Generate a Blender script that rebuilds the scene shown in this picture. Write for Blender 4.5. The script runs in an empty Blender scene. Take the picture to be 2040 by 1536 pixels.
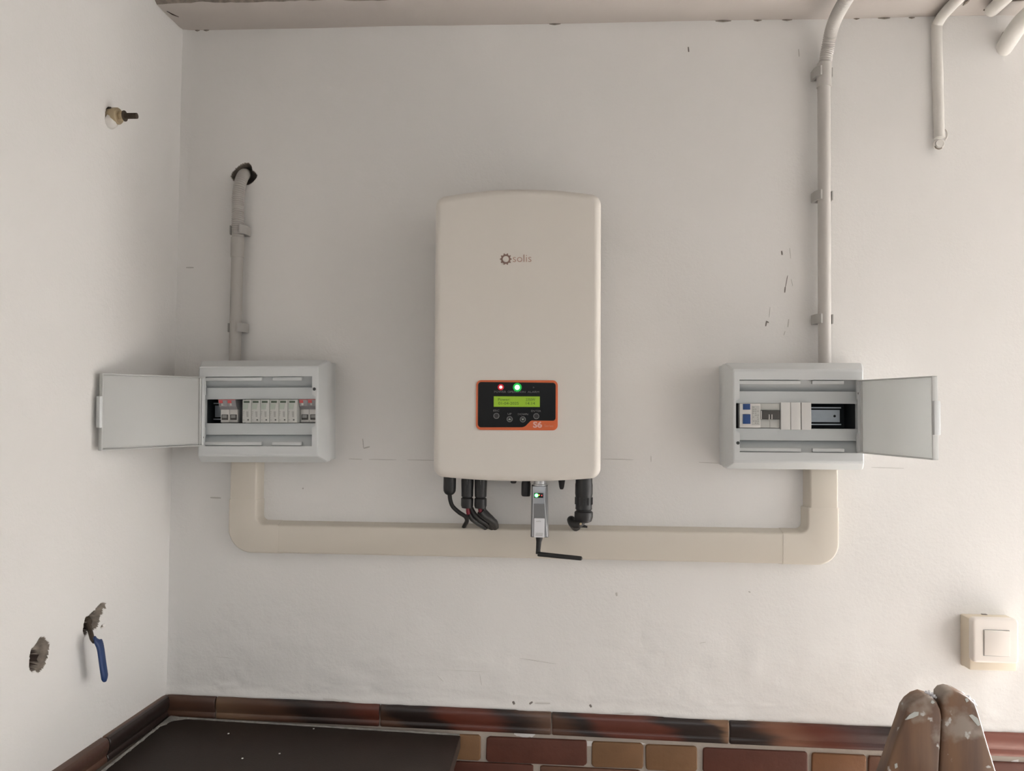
import bpy, bmesh, math, random
import numpy as np
from mathutils import Vector, Matrix, Euler
from mathutils.geometry import tessellate_polygon
random.seed(7)
S = bpy.context.scene
COL = S.collection
R = math.radians
PI = math.pi

# ------------------------------------------------------------------ camera
cd = bpy.data.cameras.new('camera'); cam = bpy.data.objects.new('camera', cd); COL.objects.link(cam)
cd.sensor_fit = 'HORIZONTAL'; cd.sensor_width = 36.0; cd.lens = 27.0; cd.clip_start = 0.02
yaw, pitch, roll = R(-3.591), R(1.623), R(0.764)
fw = Vector((math.sin(yaw)*math.cos(pitch), math.cos(yaw)*math.cos(pitch), math.sin(pitch)))
r0 = fw.cross(Vector((0, 0, 1))).normalized(); u0 = r0.cross(fw)
r1 = math.cos(roll)*r0 + math.sin(roll)*u0; u1 = -math.sin(roll)*r0 + math.cos(roll)*u0
cam.matrix_world = Matrix(((r1.x, u1.x, -fw.x, 0), (r1.y, u1.y, -fw.y, -1.6), (r1.z, u1.z, -fw.z, 1.55), (0, 0, 0, 1)))
S.camera = cam

# ------------------------------------------------------------------ world, lights, exposure
wd = bpy.data.worlds.new('daylight'); S.world = wd; wd.use_nodes = True
bg = wd.node_tree.nodes['Background']; bg.inputs[0].default_value = (0.80, 0.90, 1.0, 1); bg.inputs[1].default_value = 0.2

def area(name, loc, target, sx, sy, watts, col, spread=180):
    l = bpy.data.lights.new(name, 'AREA'); l.shape = 'RECTANGLE'; l.size = sx; l.size_y = sy
    l.energy = watts; l.color = col; l.spread = R(spread)
    o = bpy.data.objects.new(name, l); COL.objects.link(o); o.location = loc
    o.rotation_euler = (Vector(target)-Vector(loc)).to_track_quat('-Z', 'Z').to_euler()
    return o
# daylight: the doorway in the back wall, sky seen through the right-hand window and the wide opening behind the camera, sun on the floor by the doorway
area('doorway_daylight', (1.72, 0.22, 1.05), (1.72, -1, 1.05), 0.80, 1.9, 262, (1.0, 0.985, 0.975))
area('side_sky', (4.5, -2.4, 3.1), (2.1, -.6, 1.5), 4.0, 2.4, 110, (1.0, 0.985, 0.975))
area('rear_sky', (.7, -6.5, 3.8), (.7, -3.4, 1.5), 4.0, 3.6, 225, (0.95, 0.985, 0.995))
area('rear_right_sky', (3.5, -6.5, 3.4), (1.2, -3.4, 1.5), 3.0, 3.0, 60, (0.97, 0.985, .97))
sl = bpy.data.lights.new('sun', 'SUN'); sl.energy = 26; sl.angle = .0093; sl.color = (1, .975, .95)
so = bpy.data.objects.new('sun', sl); COL.objects.link(so); so.rotation_euler = Vector((-.2, -1, -1)).to_track_quat('-Z', 'Z').to_euler()
S.view_settings.view_transform = 'Standard'; S.view_settings.look = 'None'
S.view_settings.gamma = 1.0; S.view_settings.use_curve_mapping = False
S.view_settings.exposure = 0.14

# ------------------------------------------------------------------ materials
def mat(name, col, rough=0.5, metal=0.0, bump=0.0, bscale=60, var=0.0, vscale=6, spec=None, coat=0, emit=None, estr=0, trans=0, detail=4):
    m = bpy.data.materials.new(name); m.use_nodes = True; nt = m.node_tree; b = nt.nodes['Principled BSDF']
    b.inputs['Base Color'].default_value = (*col, 1); b.inputs['Roughness'].default_value = rough; b.inputs['Metallic'].default_value = metal
    if spec is not None: b.inputs['Specular IOR Level'].default_value = spec
    if coat: b.inputs['Coat Weight'].default_value = coat
    if emit: b.inputs['Emission Color'].default_value = (*emit, 1); b.inputs['Emission Strength'].default_value = estr
    if trans: b.inputs['Transmission Weight'].default_value = trans
    tc = nt.nodes.new('ShaderNodeTexCoord')
    n = nt.nodes.new('ShaderNodeTexNoise'); n.inputs['Scale'].default_value = vscale; n.inputs['Detail'].default_value = detail
    nt.links.new(tc.outputs['Object'], n.inputs['Vector'])
    mx = nt.nodes.new('ShaderNodeMix'); mx.data_type = 'RGBA'
    v = max(var, 0.02)
    mx.inputs['A'].default_value = (*[c*(1-v) for c in col], 1); mx.inputs['B'].default_value = (*[min(1, c*(1+v)) for c in col], 1)
    nt.links.new(n.outputs['Fac'], mx.inputs['Factor']); nt.links.new(mx.outputs['Result'], b.inputs['Base Color'])
    if bump:
        n2 = nt.nodes.new('ShaderNodeTexNoise'); n2.inputs['Scale'].default_value = bscale; n2.inputs['Detail'].default_value = 5
        nt.links.new(tc.outputs['Object'], n2.inputs['Vector'])
        bp = nt.nodes.new('ShaderNodeBump'); bp.inputs['Strength'].default_value = bump; bp.inputs['Distance'].default_value = 0.002
        nt.links.new(n2.outputs['Fac'], bp.inputs['Height']); nt.links.new(bp.outputs['Normal'], b.inputs['Normal'])
    return m

def plaster():
    m = bpy.data.materials.new('painted_plaster'); m.use_nodes = True; nt = m.node_tree; N = nt.nodes; L = nt.links
    b = N['Principled BSDF']; b.inputs['Roughness'].default_value = 0.62; b.inputs['Specular IOR Level'].default_value = 0.3
    tc = N.new('ShaderNodeTexCoord')
    def noise(sc, det=4, rough=0.5):
        n = N.new('ShaderNodeTexNoise'); n.inputs['Scale'].default_value = sc; n.inputs['Detail'].default_value = det; n.inputs['Roughness'].default_value = rough
        L.new(tc.outputs['Object'], n.inputs['Vector']); return n
    n1 = noise(2.2); r = N.new('ShaderNodeValToRGB'); L.new(n1.outputs['Fac'], r.inputs['Fac'])
    e = r.color_ramp.elements; e[0].position = .3; e[0].color = (0.725, 0.712, 0.694, 1); e[1].position = .7; e[1].color = (0.745, 0.732, 0.714, 1)
    # small specks of dirt
    n2 = noise(38, 3, .6); r2 = N.new('ShaderNodeValToRGB'); L.new(n2.outputs['Fac'], r2.inputs['Fac'])
    e = r2.color_ramp.elements; e[0].position = .755; e[0].color = (1, 1, 1, 1); e[1].position = .80; e[1].color = (.78, .76, .73, 1)
    mx = N.new('ShaderNodeMix'); mx.data_type = 'RGBA'; mx.blend_type = 'MULTIPLY'; mx.inputs['Factor'].default_value = 1
    L.new(r.outputs['Color'], mx.inputs['A']); L.new(r2.outputs['Color'], mx.inputs['B']); L.new(mx.outputs['Result'], b.inputs['Base Color'])
    n3 = noise(170, 4, .6); n4 = noise(28, 4, .6)
    ad = N.new('ShaderNodeMath'); ad.operation = 'MULTIPLY_ADD'; L.new(n4.outputs['Fac'], ad.inputs[0]); ad.inputs[1].default_value = 2.2; L.new(n3.outputs['Fac'], ad.inputs[2])
    bp = N.new('ShaderNodeBump'); bp.inputs['Strength'].default_value = .38; bp.inputs['Distance'].default_value = .0013
    L.new(ad.outputs[0], bp.inputs['Height']); L.new(bp.outputs['Normal'], b.inputs['Normal'])
    return m

M = {}
M['plaster'] = plaster()
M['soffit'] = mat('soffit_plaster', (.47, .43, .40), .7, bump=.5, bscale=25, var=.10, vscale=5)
M['mortar'] = mat('crumbly_mortar', (.22, .19, .16), .95, bump=1, bscale=60, var=.75, vscale=90)
M['grout'] = mat('pale_grout', (.42, .37, .32), .9, bump=.5, bscale=120, var=.12, vscale=20)
M['ceiling'] = mat('ceiling_plaster', (.22, .20, .18), .8, bump=.3)
M['far_wall'] = mat('grey_render', (.30, .28, .26), .8, bump=.3)
M['floor'] = mat('floor_tile', (.30, .275, .25), .4, var=.2)
M['box'] = mat('white_abs', (.585, .605, .61), .36)
M['box_in'] = mat('white_abs_inner', (.52, .55, .56), .42)
M['door'] = mat('box_door_plastic', (.66, .665, .655), .38)
M['shade_in'] = mat('shaded_enclosure', (.05, .058, .064), .6)  # shade inside the box, put into a dark colour
def see_through(m, col, f):
    nt = m.node_tree; b = nt.nodes['Principled BSDF']; out = nt.nodes['Material Output']
    t = nt.nodes.new('ShaderNodeBsdfTranslucent'); t.inputs['Color'].default_value = (*col, 1); x = nt.nodes.new('ShaderNodeMixShader'); x.inputs[0].default_value = f
    nt.links.new(b.outputs[0], x.inputs[1]); nt.links.new(t.outputs[0], x.inputs[2]); nt.links.new(x.outputs[0], out.inputs['Surface'])
see_through(M['door'], (.78, .79, .78), .34)
M['rail'] = mat('galvanised_steel', (.52, .56, .60), .38, metal=.85, var=.1, vscale=40)
M['trunk'] = mat('cream_pvc', (.59, .545, .475), .33, var=.02, vscale=3)
M['trunk2'] = mat('cream_pvc_fitting', (.60, .555, .485), .30, var=.02, vscale=3)
M['conduit'] = mat('grey_pvc_shaded', (.40, .385, .36), .5)  # left conduit: the dimmer light there is put into this grey
M['conduit_lit'] = mat('grey_pvc_lit', (.50, .48, .455), .5)  # same plastic on the right, brighter light put into the colour
M['clip'] = mat('grey_nylon', (.40, .39, .37), .5)
M['inv'] = mat('cream_powder_coat', (.675, .64, .59), .38, bump=.08, bscale=900)
M['inv_back'] = mat('cast_aluminium', (.42, .42, .41), .5, metal=.6)
M['orange'] = mat('orange_film', (.62, .13, .04), .35)
M['black_gloss'] = mat('black_glossy_film', (.006, .0062, .0062), .22, spec=.3)
M['black'] = mat('black_nylon', (.013, .013, .014), .45)
M['rubber'] = mat('black_rubber', (.010, .010, .010), .5)
M['red_wire'] = mat('red_insulation', (.16, .008, .02), .45)
M['logo'] = mat('taupe_print', (.22, .14, .115), .5)
M['logo2'] = mat('peach_print', (.40, .24, .19), .5)
M['print_grey'] = mat('grey_print', (.14, .14, .14), .5)
M['print_pale'] = mat('pale_print', (.70, .40, .35), .5)
M['print_pink'] = mat('salmon_print', (.60, .25, .15), .5)
M['print_dark'] = mat('dark_print', (.12, .12, .12), .5)
M['print_mid'] = mat('mid_grey_print', (.30, .30, .29), .5)
M['lcd'] = mat('backlit_lcd', (.05, .10, .01), .3, emit=(.30, .47, .012), estr=.52)
M['lcd_ink'] = mat('lcd_segments', (.012, .03, .004), .3, emit=(.05, .12, .004), estr=.25)
M['led_red'] = mat('lit_red_led', (.8, .1, .1), .3, emit=(1, .42, .36), estr=6)
M['led_red_halo'] = mat('red_led_glow', (.3, .01, .02), .3, emit=(.8, .01, .03), estr=.35)  # glow around the red LED, painted as a disc
M['led_green'] = mat('lit_green_led', (.2, .9, .4), .3, emit=(.62, 1, .72), estr=8)
M['led_green_halo'] = mat('green_led_glow', (.01, .3, .04), .3, emit=(.0, .75, .10), estr=.35)  # glow around the green LEDs, painted as a disc
M['led_green_small'] = mat('lit_small_green_led', (.2, .9, .4), .3, emit=(.30, 1, .48), estr=2.2)
M['led_amber'] = mat('lit_amber_led', (.6, .4, .05), .3, emit=(1, .6, .05), estr=.9)
M['led_red_dim'] = mat('dim_red_led', (.5, .03, .03), .3, emit=(1, .12, .12), estr=.8)
M['led_off'] = mat('unlit_led', (.05, .05, .048), .3)
M['silver'] = mat('silver_paint', (.40, .41, .43), .32, metal=.55)
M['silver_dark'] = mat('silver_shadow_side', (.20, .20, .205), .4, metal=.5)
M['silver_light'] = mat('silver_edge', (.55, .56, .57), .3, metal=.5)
M['sticker'] = mat('white_sticker', (.70, .71, .74), .5)
M['mod'] = mat('module_grey_white', (.50, .51, .49), .45)
M['mod_white'] = mat('module_white', (.66, .65, .63), .42)
M['mod_clear'] = mat('module_grey_top', (.30, .29, .30), .35)
M['mod_green'] = mat('module_green_bar', (.045, .075, .045), .45)
M['mod_pale_green'] = mat('module_pale_green', (.40, .45, .40), .5)
M['mod_red'] = mat('module_red_mark', (.60, .10, .10), .45)
M['mod_blue'] = mat('module_blue_button', (.015, .055, .19), .35)
M['blank'] = mat('blank_plate_plastic', (.68, .68, .67), .4)
M['toggle'] = mat('dark_grey_toggle', (.06, .057, .054), .45)
M['hole'] = mat('screw_recess', (.03, .035, .035), .6)
M['switch_base'] = mat('yellowed_plastic', (.68, .60, .48), .45)
M['switch_front'] = mat('switch_white_plastic', (.76, .71, .66), .35)
M['brass'] = mat('dull_brass', (.42, .34, .22), .42, metal=.45, var=.15, vscale=60)
M['rust'] = mat('rusty_thread', (.055, .038, .024), .7, bump=.8, bscale=500, var=.5, vscale=90)
M['blue'] = mat('blue_vinyl', (.010, .034, .12), .45, var=.25, vscale=50)
M['worktop'] = mat('dark_brown_laminate', (.030, .021, .017), .55, spec=.25, var=.08, vscale=8, bump=.1, bscale=300)
M['cab'] = mat('dark_brown_board', (.045, .032, .027), .5)
M['dust'] = mat('plaster_dust', (.22, .21, .195), .95, bump=1, bscale=200, var=.6, vscale=60)
M['speck'] = mat('paint_speck', (.7, .7, .68), .7)
M['faint'] = mat('faint_mark', (.60, .58, .555), .8)
M['dark_bore'] = mat('dark_bore', (.045, .03, .024), .9, bump=.6, var=.3, vscale=60)
M['pencil'] = mat('pencil_mark', (.50, .48, .455), .8)
M['scuff'] = mat('dark_scuff', (.20, .18, .165), .8)
M['paint_pipe'] = mat('painted_over_pipe', (.66, .64, .605), .65, bump=.5, bscale=60, var=.05, vscale=20)
M['glass'] = mat('window_glass', (1, 1, 1), .02, trans=1)
M['frame'] = mat('white_frame', (.75, .75, .74), .4)
M['bolt'] = mat('zinc_screw', (.5, .5, .5), .35, metal=.8)

def fired(name, stops, seed, glossy=.34):
    """fired clay: soft blends of black, rust and tan along the length of the piece"""
    m = bpy.data.materials.new(name); m.use_nodes = True; nt = m.node_tree; N = nt.nodes; L = nt.links
    b = N['Principled BSDF']; b.inputs['Roughness'].default_value = glossy; b.inputs['Specular IOR Level'].default_value = .35
    tc = N.new('ShaderNodeTexCoord'); sp = N.new('ShaderNodeSeparateXYZ'); L.new(tc.outputs['Generated'], sp.inputs[0])
    mp = N.new('ShaderNodeMapping'); mp.inputs['Scale'].default_value = (1.0, 2, 8); mp.inputs['Location'].default_value = (seed, seed*.7, seed*.3)
    L.new(tc.outputs['Object'], mp.inputs[0])
    n = N.new('ShaderNodeTexNoise'); n.inputs['Scale'].default_value = 5; n.inputs['Detail'].default_value = 3; L.new(mp.outputs[0], n.inputs['Vector'])
    a = N.new('ShaderNodeMath'); a.operation = 'MULTIPLY_ADD'; L.new(sp.outputs['Z'], a.inputs[0]); a.inputs[1].default_value = .16; L.new(sp.outputs['X'], a.inputs[2])
    a2 = N.new('ShaderNodeMath'); a2.operation = 'MULTIPLY_ADD'; L.new(n.outputs['Fac'], a2.inputs[0]); a2.inputs[1].default_value = .30; L.new(a.outputs[0], a2.inputs[2])
    a3 = N.new('ShaderNodeMath'); a3.operation = 'SUBTRACT'; L.new(a2.outputs[0], a3.inputs[0]); a3.inputs[1].default_value = .23
    r = N.new('ShaderNodeValToRGB'); r.color_ramp.interpolation = 'EASE'; L.new(a3.outputs[0], r.inputs['Fac'])
    e = r.color_ramp.elements
    while len(e) > 2: e.remove(e[-1])
    e[0].position, e[0].color = stops[0][0], (*stops[0][1], 1); e[1].position, e[1].color = stops[-1][0], (*stops[-1][1], 1)
    for p, c in stops[1:-1]:
        k = e.new(p); k.color = (*c, 1)
    L.new(r.outputs['Color'], b.inputs['Base Color'])
    n2 = N.new('ShaderNodeTexNoise'); n2.inputs['Scale'].default_value = 90; L.new(tc.outputs['Object'], n2.inputs['Vector'])
    bp = N.new('ShaderNodeBump'); bp.inputs['Strength'].default_value = .25; bp.inputs['Distance'].default_value = .001
    L.new(n2.outputs['Fac'], bp.inputs['Height']); L.new(bp.outputs['Normal'], b.inputs['Normal'])
    return m
BK, RD, TN, BR = (.022, .014, .012), (.105, .029, .018), (.175, .098, .055), (.085, .042, .027)
border_mats = {
    'a': fired('fired_clay_a', [(0, BR), (.5, BR), (1, (.075, .04, .03))], 1),
    'b': fired('fired_clay_b', [(0, (.17, .10, .06)), (.35, BR), (.55, BK), (.78, (.05, .025, .02)), (1, RD)], 2),
    'c': fired('fired_clay_c', [(0, BR), (.12, BK), (.32, BK), (.45, RD), (.62, RD), (.78, BK), (1, (.11, .06, .04))], 3),
    'd': fired('fired_clay_d', [(0, BR), (.16, BK), (.32, RD), (.58, RD), (.72, BK), (.92, BK), (1, TN)], 4),
    'e': fired('fired_clay_e', [(0, BK), (.12, BK), (.30, (.17, .075, .045)), (.55, RD), (.8, (.06, .03, .028)), (1, BK)], 5),
    'f': fired('fired_clay_f', [(0, (.17, .09, .06)), (.3, (.2, .07, .05)), (1, (.17, .06, .045))], 6),
    'h': fired('fired_clay_h', [(0, (.12, .075, .05)), (.35, (.12, .06, .04)), (.62, BK), (1, BK)], 8),
    'g': fired('fired_clay_g', [(0, RD), (.25, (.15, .08, .055)), (.6, (.14, .075, .05)), (.82, BK), (1, BK)], 7),
}
brick_mats = [mat('brick_tan', (.165, .088, .042), .55, spec=.3, bump=.5, bscale=60, var=.25, vscale=18),
              mat('brick_dark_red', (.090, .030, .019), .55, spec=.3, bump=.5, bscale=60, var=.30, vscale=16),
              mat('brick_orange', (.175, .080, .036), .55, spec=.3, bump=.5, bscale=60, var=.22, vscale=18),
              mat('brick_brown', (.12, .056, .034), .55, spec=.3, bump=.5, bscale=60, var=.25, vscale=18)]

def wood():
    m = bpy.data.materials.new('worn_varnished_wood'); m.use_nodes = True; nt = m.node_tree; N = nt.nodes; L = nt.links
    b = N['Principled BSDF']; b.inputs['Roughness'].default_value = .42
    tc = N.new('ShaderNodeTexCoord'); mp = N.new('ShaderNodeMapping'); mp.inputs['Scale'].default_value = (14, 14, 1.6); L.new(tc.outputs['Object'], mp.inputs[0])
    n = N.new('ShaderNodeTexNoise'); n.inputs['Scale'].default_value = 3; n.inputs['Detail'].default_value = 6; L.new(mp.outputs[0], n.inputs['Vector'])
    r = N.new('ShaderNodeValToRGB'); L.new(n.outputs['Fac'], r.inputs['Fac']); e = r.color_ramp.elements
    e[0].position = .3; e[0].color = (.095, .052, .034, 1); e[1].position = .72; e[1].color = (.19, .105, .056, 1)
    n2 = N.new('ShaderNodeTexNoise'); n2.inputs['Scale'].default_value = 42; n2.inputs['Detail'].default_value = 3; L.new(tc.outputs['Object'], n2.inputs['Vector'])
    r2 = N.new('ShaderNodeValToRGB'); L.new(n2.outputs['Fac'], r2.inputs['Fac']); e = r2.color_ramp.elements
    e[0].position = .66; e[0].color = (0, 0, 0, 1); e[1].position = .70; e[1].color = (1, 1, 1, 1)
    # grime and paint gather on the rounded ends at the top of the rails
    sp = N.new('ShaderNodeSeparateXYZ'); L.new(tc.outputs['Object'], sp.inputs[0])
    mr = N.new('ShaderNodeMapRange'); L.new(sp.outputs['Z'], mr.inputs['Value']); mr.inputs['From Min'].default_value = 1.03; mr.inputs['From Max'].default_value = 1.11
    n3 = N.new('ShaderNodeTexNoise'); n3.inputs['Scale'].default_value = 22; n3.inputs['Detail'].default_value = 4; L.new(tc.outputs['Object'], n3.inputs['Vector'])
    ad = N.new('ShaderNodeMath'); ad.operation = 'MULTIPLY_ADD'; L.new(mr.outputs[0], ad.inputs[0]); ad.inputs[1].default_value = .22; L.new(n3.outputs['Fac'], ad.inputs[2])
    r3 = N.new('ShaderNodeValToRGB'); L.new(ad.outputs[0], r3.inputs['Fac']); e = r3.color_ramp.elements
    e[0].position = .66; e[0].color = (0, 0, 0, 1); e[1].position = .80; e[1].color = (.75, .75, .75, 1)
    m1 = N.new('ShaderNodeMix'); m1.data_type = 'RGBA'; L.new(r3.outputs['Color'], m1.inputs['Factor']); L.new(r.outputs['Color'], m1.inputs['A']); m1.inputs['B'].default_value = (.27, .235, .20, 1)
    m2 = N.new('ShaderNodeMix'); m2.data_type = 'RGBA'; L.new(r2.outputs['Color'], m2.inputs['Factor']); L.new(m1.outputs['Result'], m2.inputs['A']); m2.inputs['B'].default_value = (.42, .41, .39, 1)
    L.new(m2.outputs['Result'], b.inputs['Base Color'])
    bp = N.new('ShaderNodeBump'); bp.inputs['Strength'].default_value = .3; bp.inputs['Distance'].default_value = .001; L.new(n.outputs['Fac'], bp.inputs['Height']); L.new(bp.outputs['Normal'], b.inputs['Normal'])
    return m
M['wood'] = wood()
M['paint_glint'] = mat('white_paint_glint', (.75, .76, .80), .18)  # highlight on the painted rail tops, put into the colour
M['paint_patch'] = mat('dried_pale_paint', (.40, .42, .40), .5)

# ------------------------------------------------------------------ helpers
def link(name, bm, m, parent=None, smooth=None):
    me = bpy.data.meshes.new(name); bmesh.ops.recalc_face_normals(bm, faces=bm.faces); bm.to_mesh(me); bm.free()
    for x in (m if isinstance(m, (list, tuple)) else [m]): me.materials.append(x)
    o = bpy.data.objects.new(name, me); COL.objects.link(o)
    if smooth:
        me.shade_smooth(); me.set_sharp_from_angle(angle=R(smooth))
    if parent is not None: o.parent = parent
    return o
def empty(name, loc, ry=0.0):
    o = bpy.data.objects.new(name, None); COL.objects.link(o); o.location = loc; o.rotation_euler = (0, ry, 0); o.empty_display_size = .05
    return o
def tag(o, label=None, cat=None, group=None, kind=None):
    if label: o['label'] = label
    if cat: o['category'] = cat
    if group: o['group'] = group
    if kind: o['kind'] = kind
    return o
def NB(): return bmesh.new()

def box(bm, x0, x1, y0, y1, z0, z1, bev=0.0, seg=2):
    res = bmesh.ops.create_cube(bm, size=1.0)['verts']
    bmesh.ops.scale(bm, vec=(abs(x1-x0), abs(y1-y0), abs(z1-z0)), verts=res)
    bmesh.ops.translate(bm, vec=((x0+x1)/2, (y0+y1)/2, (z0+z1)/2), verts=res)
    if bev:
        es = list({e for v in res for e in v.link_edges})
        bmesh.ops.bevel(bm, geom=es, offset=bev, segments=seg, affect='EDGES', profile=.5)
    return bm
def inset(poly, d, keep=()):
    """move every edge inwards by d (edges listed in keep stay), mitred corners"""
    n = len(poly); area2 = sum(poly[i][0]*poly[(i+1) % n][1]-poly[(i+1) % n][0]*poly[i][1] for i in range(n)); sg = 1 if area2 > 0 else -1
    E = []
    for i in range(n):
        e = Vector(poly[(i+1) % n])-Vector(poly[i])
        E.append(e.normalized() if e.length > 1e-7 else None)
    for i in range(n):
        if E[i] is None: E[i] = E[i-1]
    out = []
    for i in range(n):
        p = Vector(poly[i]); a, b = E[i-1], E[i]; da = 0 if (i-1) % n in keep else d; db = 0 if i in keep else d
        na = Vector((-a.y, a.x))*sg; nb = Vector((-b.y, b.x))*sg; det = na.x*nb.y-na.y*nb.x
        if abs(det) < .05: m = (na*da+nb*db)/2; out.append((p.x+m.x, p.y+m.y))
        else: out.append((p.x+(da*nb.y-db*na.y)/det, p.y+(db*na.x-da*nb.x)/det))
    return out
def plate(bm, poly, y0, y1, bev=0.0, seg=3, keep=(), slope=None):
    """polygon in x,z extruded from y0 (back) to y1 (front), rounded front edge; slope: list of (inset, y) rings instead"""
    n = len(poly); s = 1 if y1 > y0 else -1
    steps = [(0, y0)]
    if slope: steps = slope
    elif bev:
        q = max(seg, 3)
        for k in range(q+1):
            t = PI/2*k/q; steps.append((bev*(1-math.cos(t)), y1-s*bev*(1-math.sin(t))))
    else: steps.append((0, y1))
    rings = [[bm.verts.new((x, y, z)) for x, z in (inset(poly, d, keep) if d > 0 else poly)] for d, y in steps]
    bm.faces.new(rings[0]); bm.faces.new(list(reversed(rings[-1])))
    for a, b in zip(rings, rings[1:]):
        for i in range(n):
            j = (i+1) % n; bm.faces.new((a[i], b[i], b[j], a[j]))
    return bm
def rrect(cx, cz, w, h, r, n=5):
    out = []
    for sx, sz, a0 in ((1, 1, 0), (-1, 1, 90), (-1, -1, 180), (1, -1, 270)):
        for k in range(n+1):
            a = R(a0+90*k/n); out.append((cx+sx*(w/2-r)+r*math.cos(a), cz+sz*(h/2-r)+r*math.sin(a)))
    return out
def holed(bm, outer, inner, y0, y1, back=True):
    """plate with a hole"""
    for y, on in ((y1, True), (y0, back)):
        if not on: continue
        loops = [[Vector((x, 0, z)) for x, z in outer], [Vector((x, 0, z)) for x, z in inner]]
        pts = [p for l in loops for p in l]
        vs = [bm.verts.new((p.x, y, p.z)) for p in pts]
        loops2 = [[Vector((p.x, p.z, 0)) for p in l] for l in loops]
        for t in tessellate_polygon(loops2):
            try: bm.faces.new([vs[i] for i in t])
            except ValueError: pass
    for loop in (outer, inner):
        n = len(loop); a = [bm.verts.new((x, y0, z)) for x, z in loop]; b = [bm.verts.new((x, y1, z)) for x, z in loop]
        for i in range(n):
            j = (i+1) % n; bm.faces.new((a[i], b[i], b[j], a[j]))
    bmesh.ops.remove_doubles(bm, verts=bm.verts, dist=1e-6)
    return bm
def tube(bm, pts, r, n=14, caps=True):
    """r a number or a list"""
    P = [Vector(p) for p in pts]; m = len(P); rr = r if isinstance(r, (list, tuple)) else [r]*m
    T = []
    for i in range(m):
        t = (P[min(i+1, m-1)]-P[max(i-1, 0)]); T.append(t.normalized())
    up = Vector((0, 0, 1)) if abs(T[0].z) < .9 else Vector((1, 0, 0))
    u = T[0].cross(up).normalized(); rings = []
    for i in range(m):
        u = (u - T[i]*u.dot(T[i])).normalized(); v = T[i].cross(u)
        rings.append([bm.verts.new(P[i]+rr[i]*(math.cos(2*PI*k/n)*u+math.sin(2*PI*k/n)*v)) for k in range(n)])
    for i in range(m-1):
        for k in range(n):
            j = (k+1) % n; bm.faces.new((rings[i][k], rings[i][j], rings[i+1][j], rings[i+1][k]))
    if caps: bm.faces.new(rings[0]); bm.faces.new(list(reversed(rings[-1])))
    return bm
def smooth_path(pts, sub=8):
    P = [Vector(p) for p in pts]; out = []
    for i in range(len(P)-1):
        p0 = P[max(i-1, 0)]; p1 = P[i]; p2 = P[i+1]; p3 = P[min(i+2, len(P)-1)]
        for k in range(sub):
            t = k/sub
            out.append(.5*((2*p1)+(p2-p0)*t+(2*p0-5*p1+4*p2-p3)*t*t+(3*p1-p0-3*p2+p3)*t**3))
    out.append(P[-1]); return out
def resample(pts, step):
    P = [Vector(p) for p in pts]; out = [P[0]]; acc = 0
    for a, b in zip(P, P[1:]):
        L = (b-a).length
        if L == 0: continue
        d = step-acc
        while d <= L:
            out.append(a+(b-a)*d/L); d += step
        acc = L-(d-step)
    return out
def disc(bm, c, r, y0, y1, n=20, bev=0): return plate(bm, [(c[0]+r*math.cos(2*PI*k/n), c[1]+r*math.sin(2*PI*k/n)) for k in range(n)], y0, y1, bev, 2)
def ring(bm, c, r0, r1, y0, y1, n=24):
    return holed(bm, [(c[0]+r1*math.cos(2*PI*k/n), c[1]+r1*math.sin(2*PI*k/n)) for k in range(n)], [(c[0]+r0*math.cos(2*PI*k/n), c[1]+r0*math.sin(2*PI*k/n)) for k in range(n)], y0, y1)
def text(name, s, x, z, y, size, m, parent, width=None, align='LEFT', bold=0.0, spacing=1.0):
    """raised print facing the room, cap height = size"""
    cu = bpy.data.curves.new(name, 'FONT'); cu.body = s; cu.size = size/0.7; cu.extrude = .00012; cu.offset = bold; cu.space_character = spacing; cu.resolution_u = 3
    t = bpy.data.objects.new(name, cu); COL.objects.link(t)
    bpy.context.view_layer.update()
    me = bpy.data.meshes.new_from_object(t.evaluated_get(bpy.context.evaluated_depsgraph_get()))
    bpy.data.objects.remove(t); bpy.data.curves.remove(cu)
    xs = [v.co.x for v in me.vertices]; w = max(xs)-min(xs); sx = (width/w) if width else 1.0
    for v in me.vertices:
        vx = (v.co.x-min(xs))*sx; vx -= {'LEFT': 0, 'CENTER': w*sx/2, 'RIGHT': w*sx}[align]
        v.co = Vector((x+vx, y-v.co.z, z+v.co.y))
    me.materials.append(m); me.name = name
    o = bpy.data.objects.new(name, me); COL.objects.link(o); o.parent = parent
    return o

# smooth value noise on arrays
_rng = np.random.RandomState(3); _tab = _rng.rand(256, 256)
def vnoise(x, y):
    xi = np.floor(x).astype(int); yi = np.floor(y).astype(int); fx = x-xi; fy = y-yi
    fx = fx*fx*(3-2*fx); fy = fy*fy*(3-2*fy)
    t = lambda a, b: _tab[a % 256, b % 256]
    return (t(xi, yi)*(1-fx)+t(xi+1, yi)*fx)*(1-fy)+(t(xi, yi+1)*(1-fx)+t(xi+1, yi+1)*fx)*fy-.5
def fbm(x, y, s, o=3):
    v = 0; a = 1
    for k in range(o): v = v+a*vnoise(x*s*2**k+17.3*k, y*s*2**k+9.1*k); a *= .5
    return v
def axis(a, b, step, fine=()):
    """coordinates with finer spacing in the given spans"""
    out = []; x = a
    while x < b-1e-6:
        st = step
        for f0, f1, fs in fine:
            if f0-1e-9 <= x < f1: st = fs
            elif x < f0 < x+st: st = f0-x
        out.append(x); x += st
    out.append(b); return np.array(out)
def smoothstep(a, b, x):
    t = np.clip((x-a)/(b-a), 0, 1); return t*t*(3-2*t)
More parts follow.
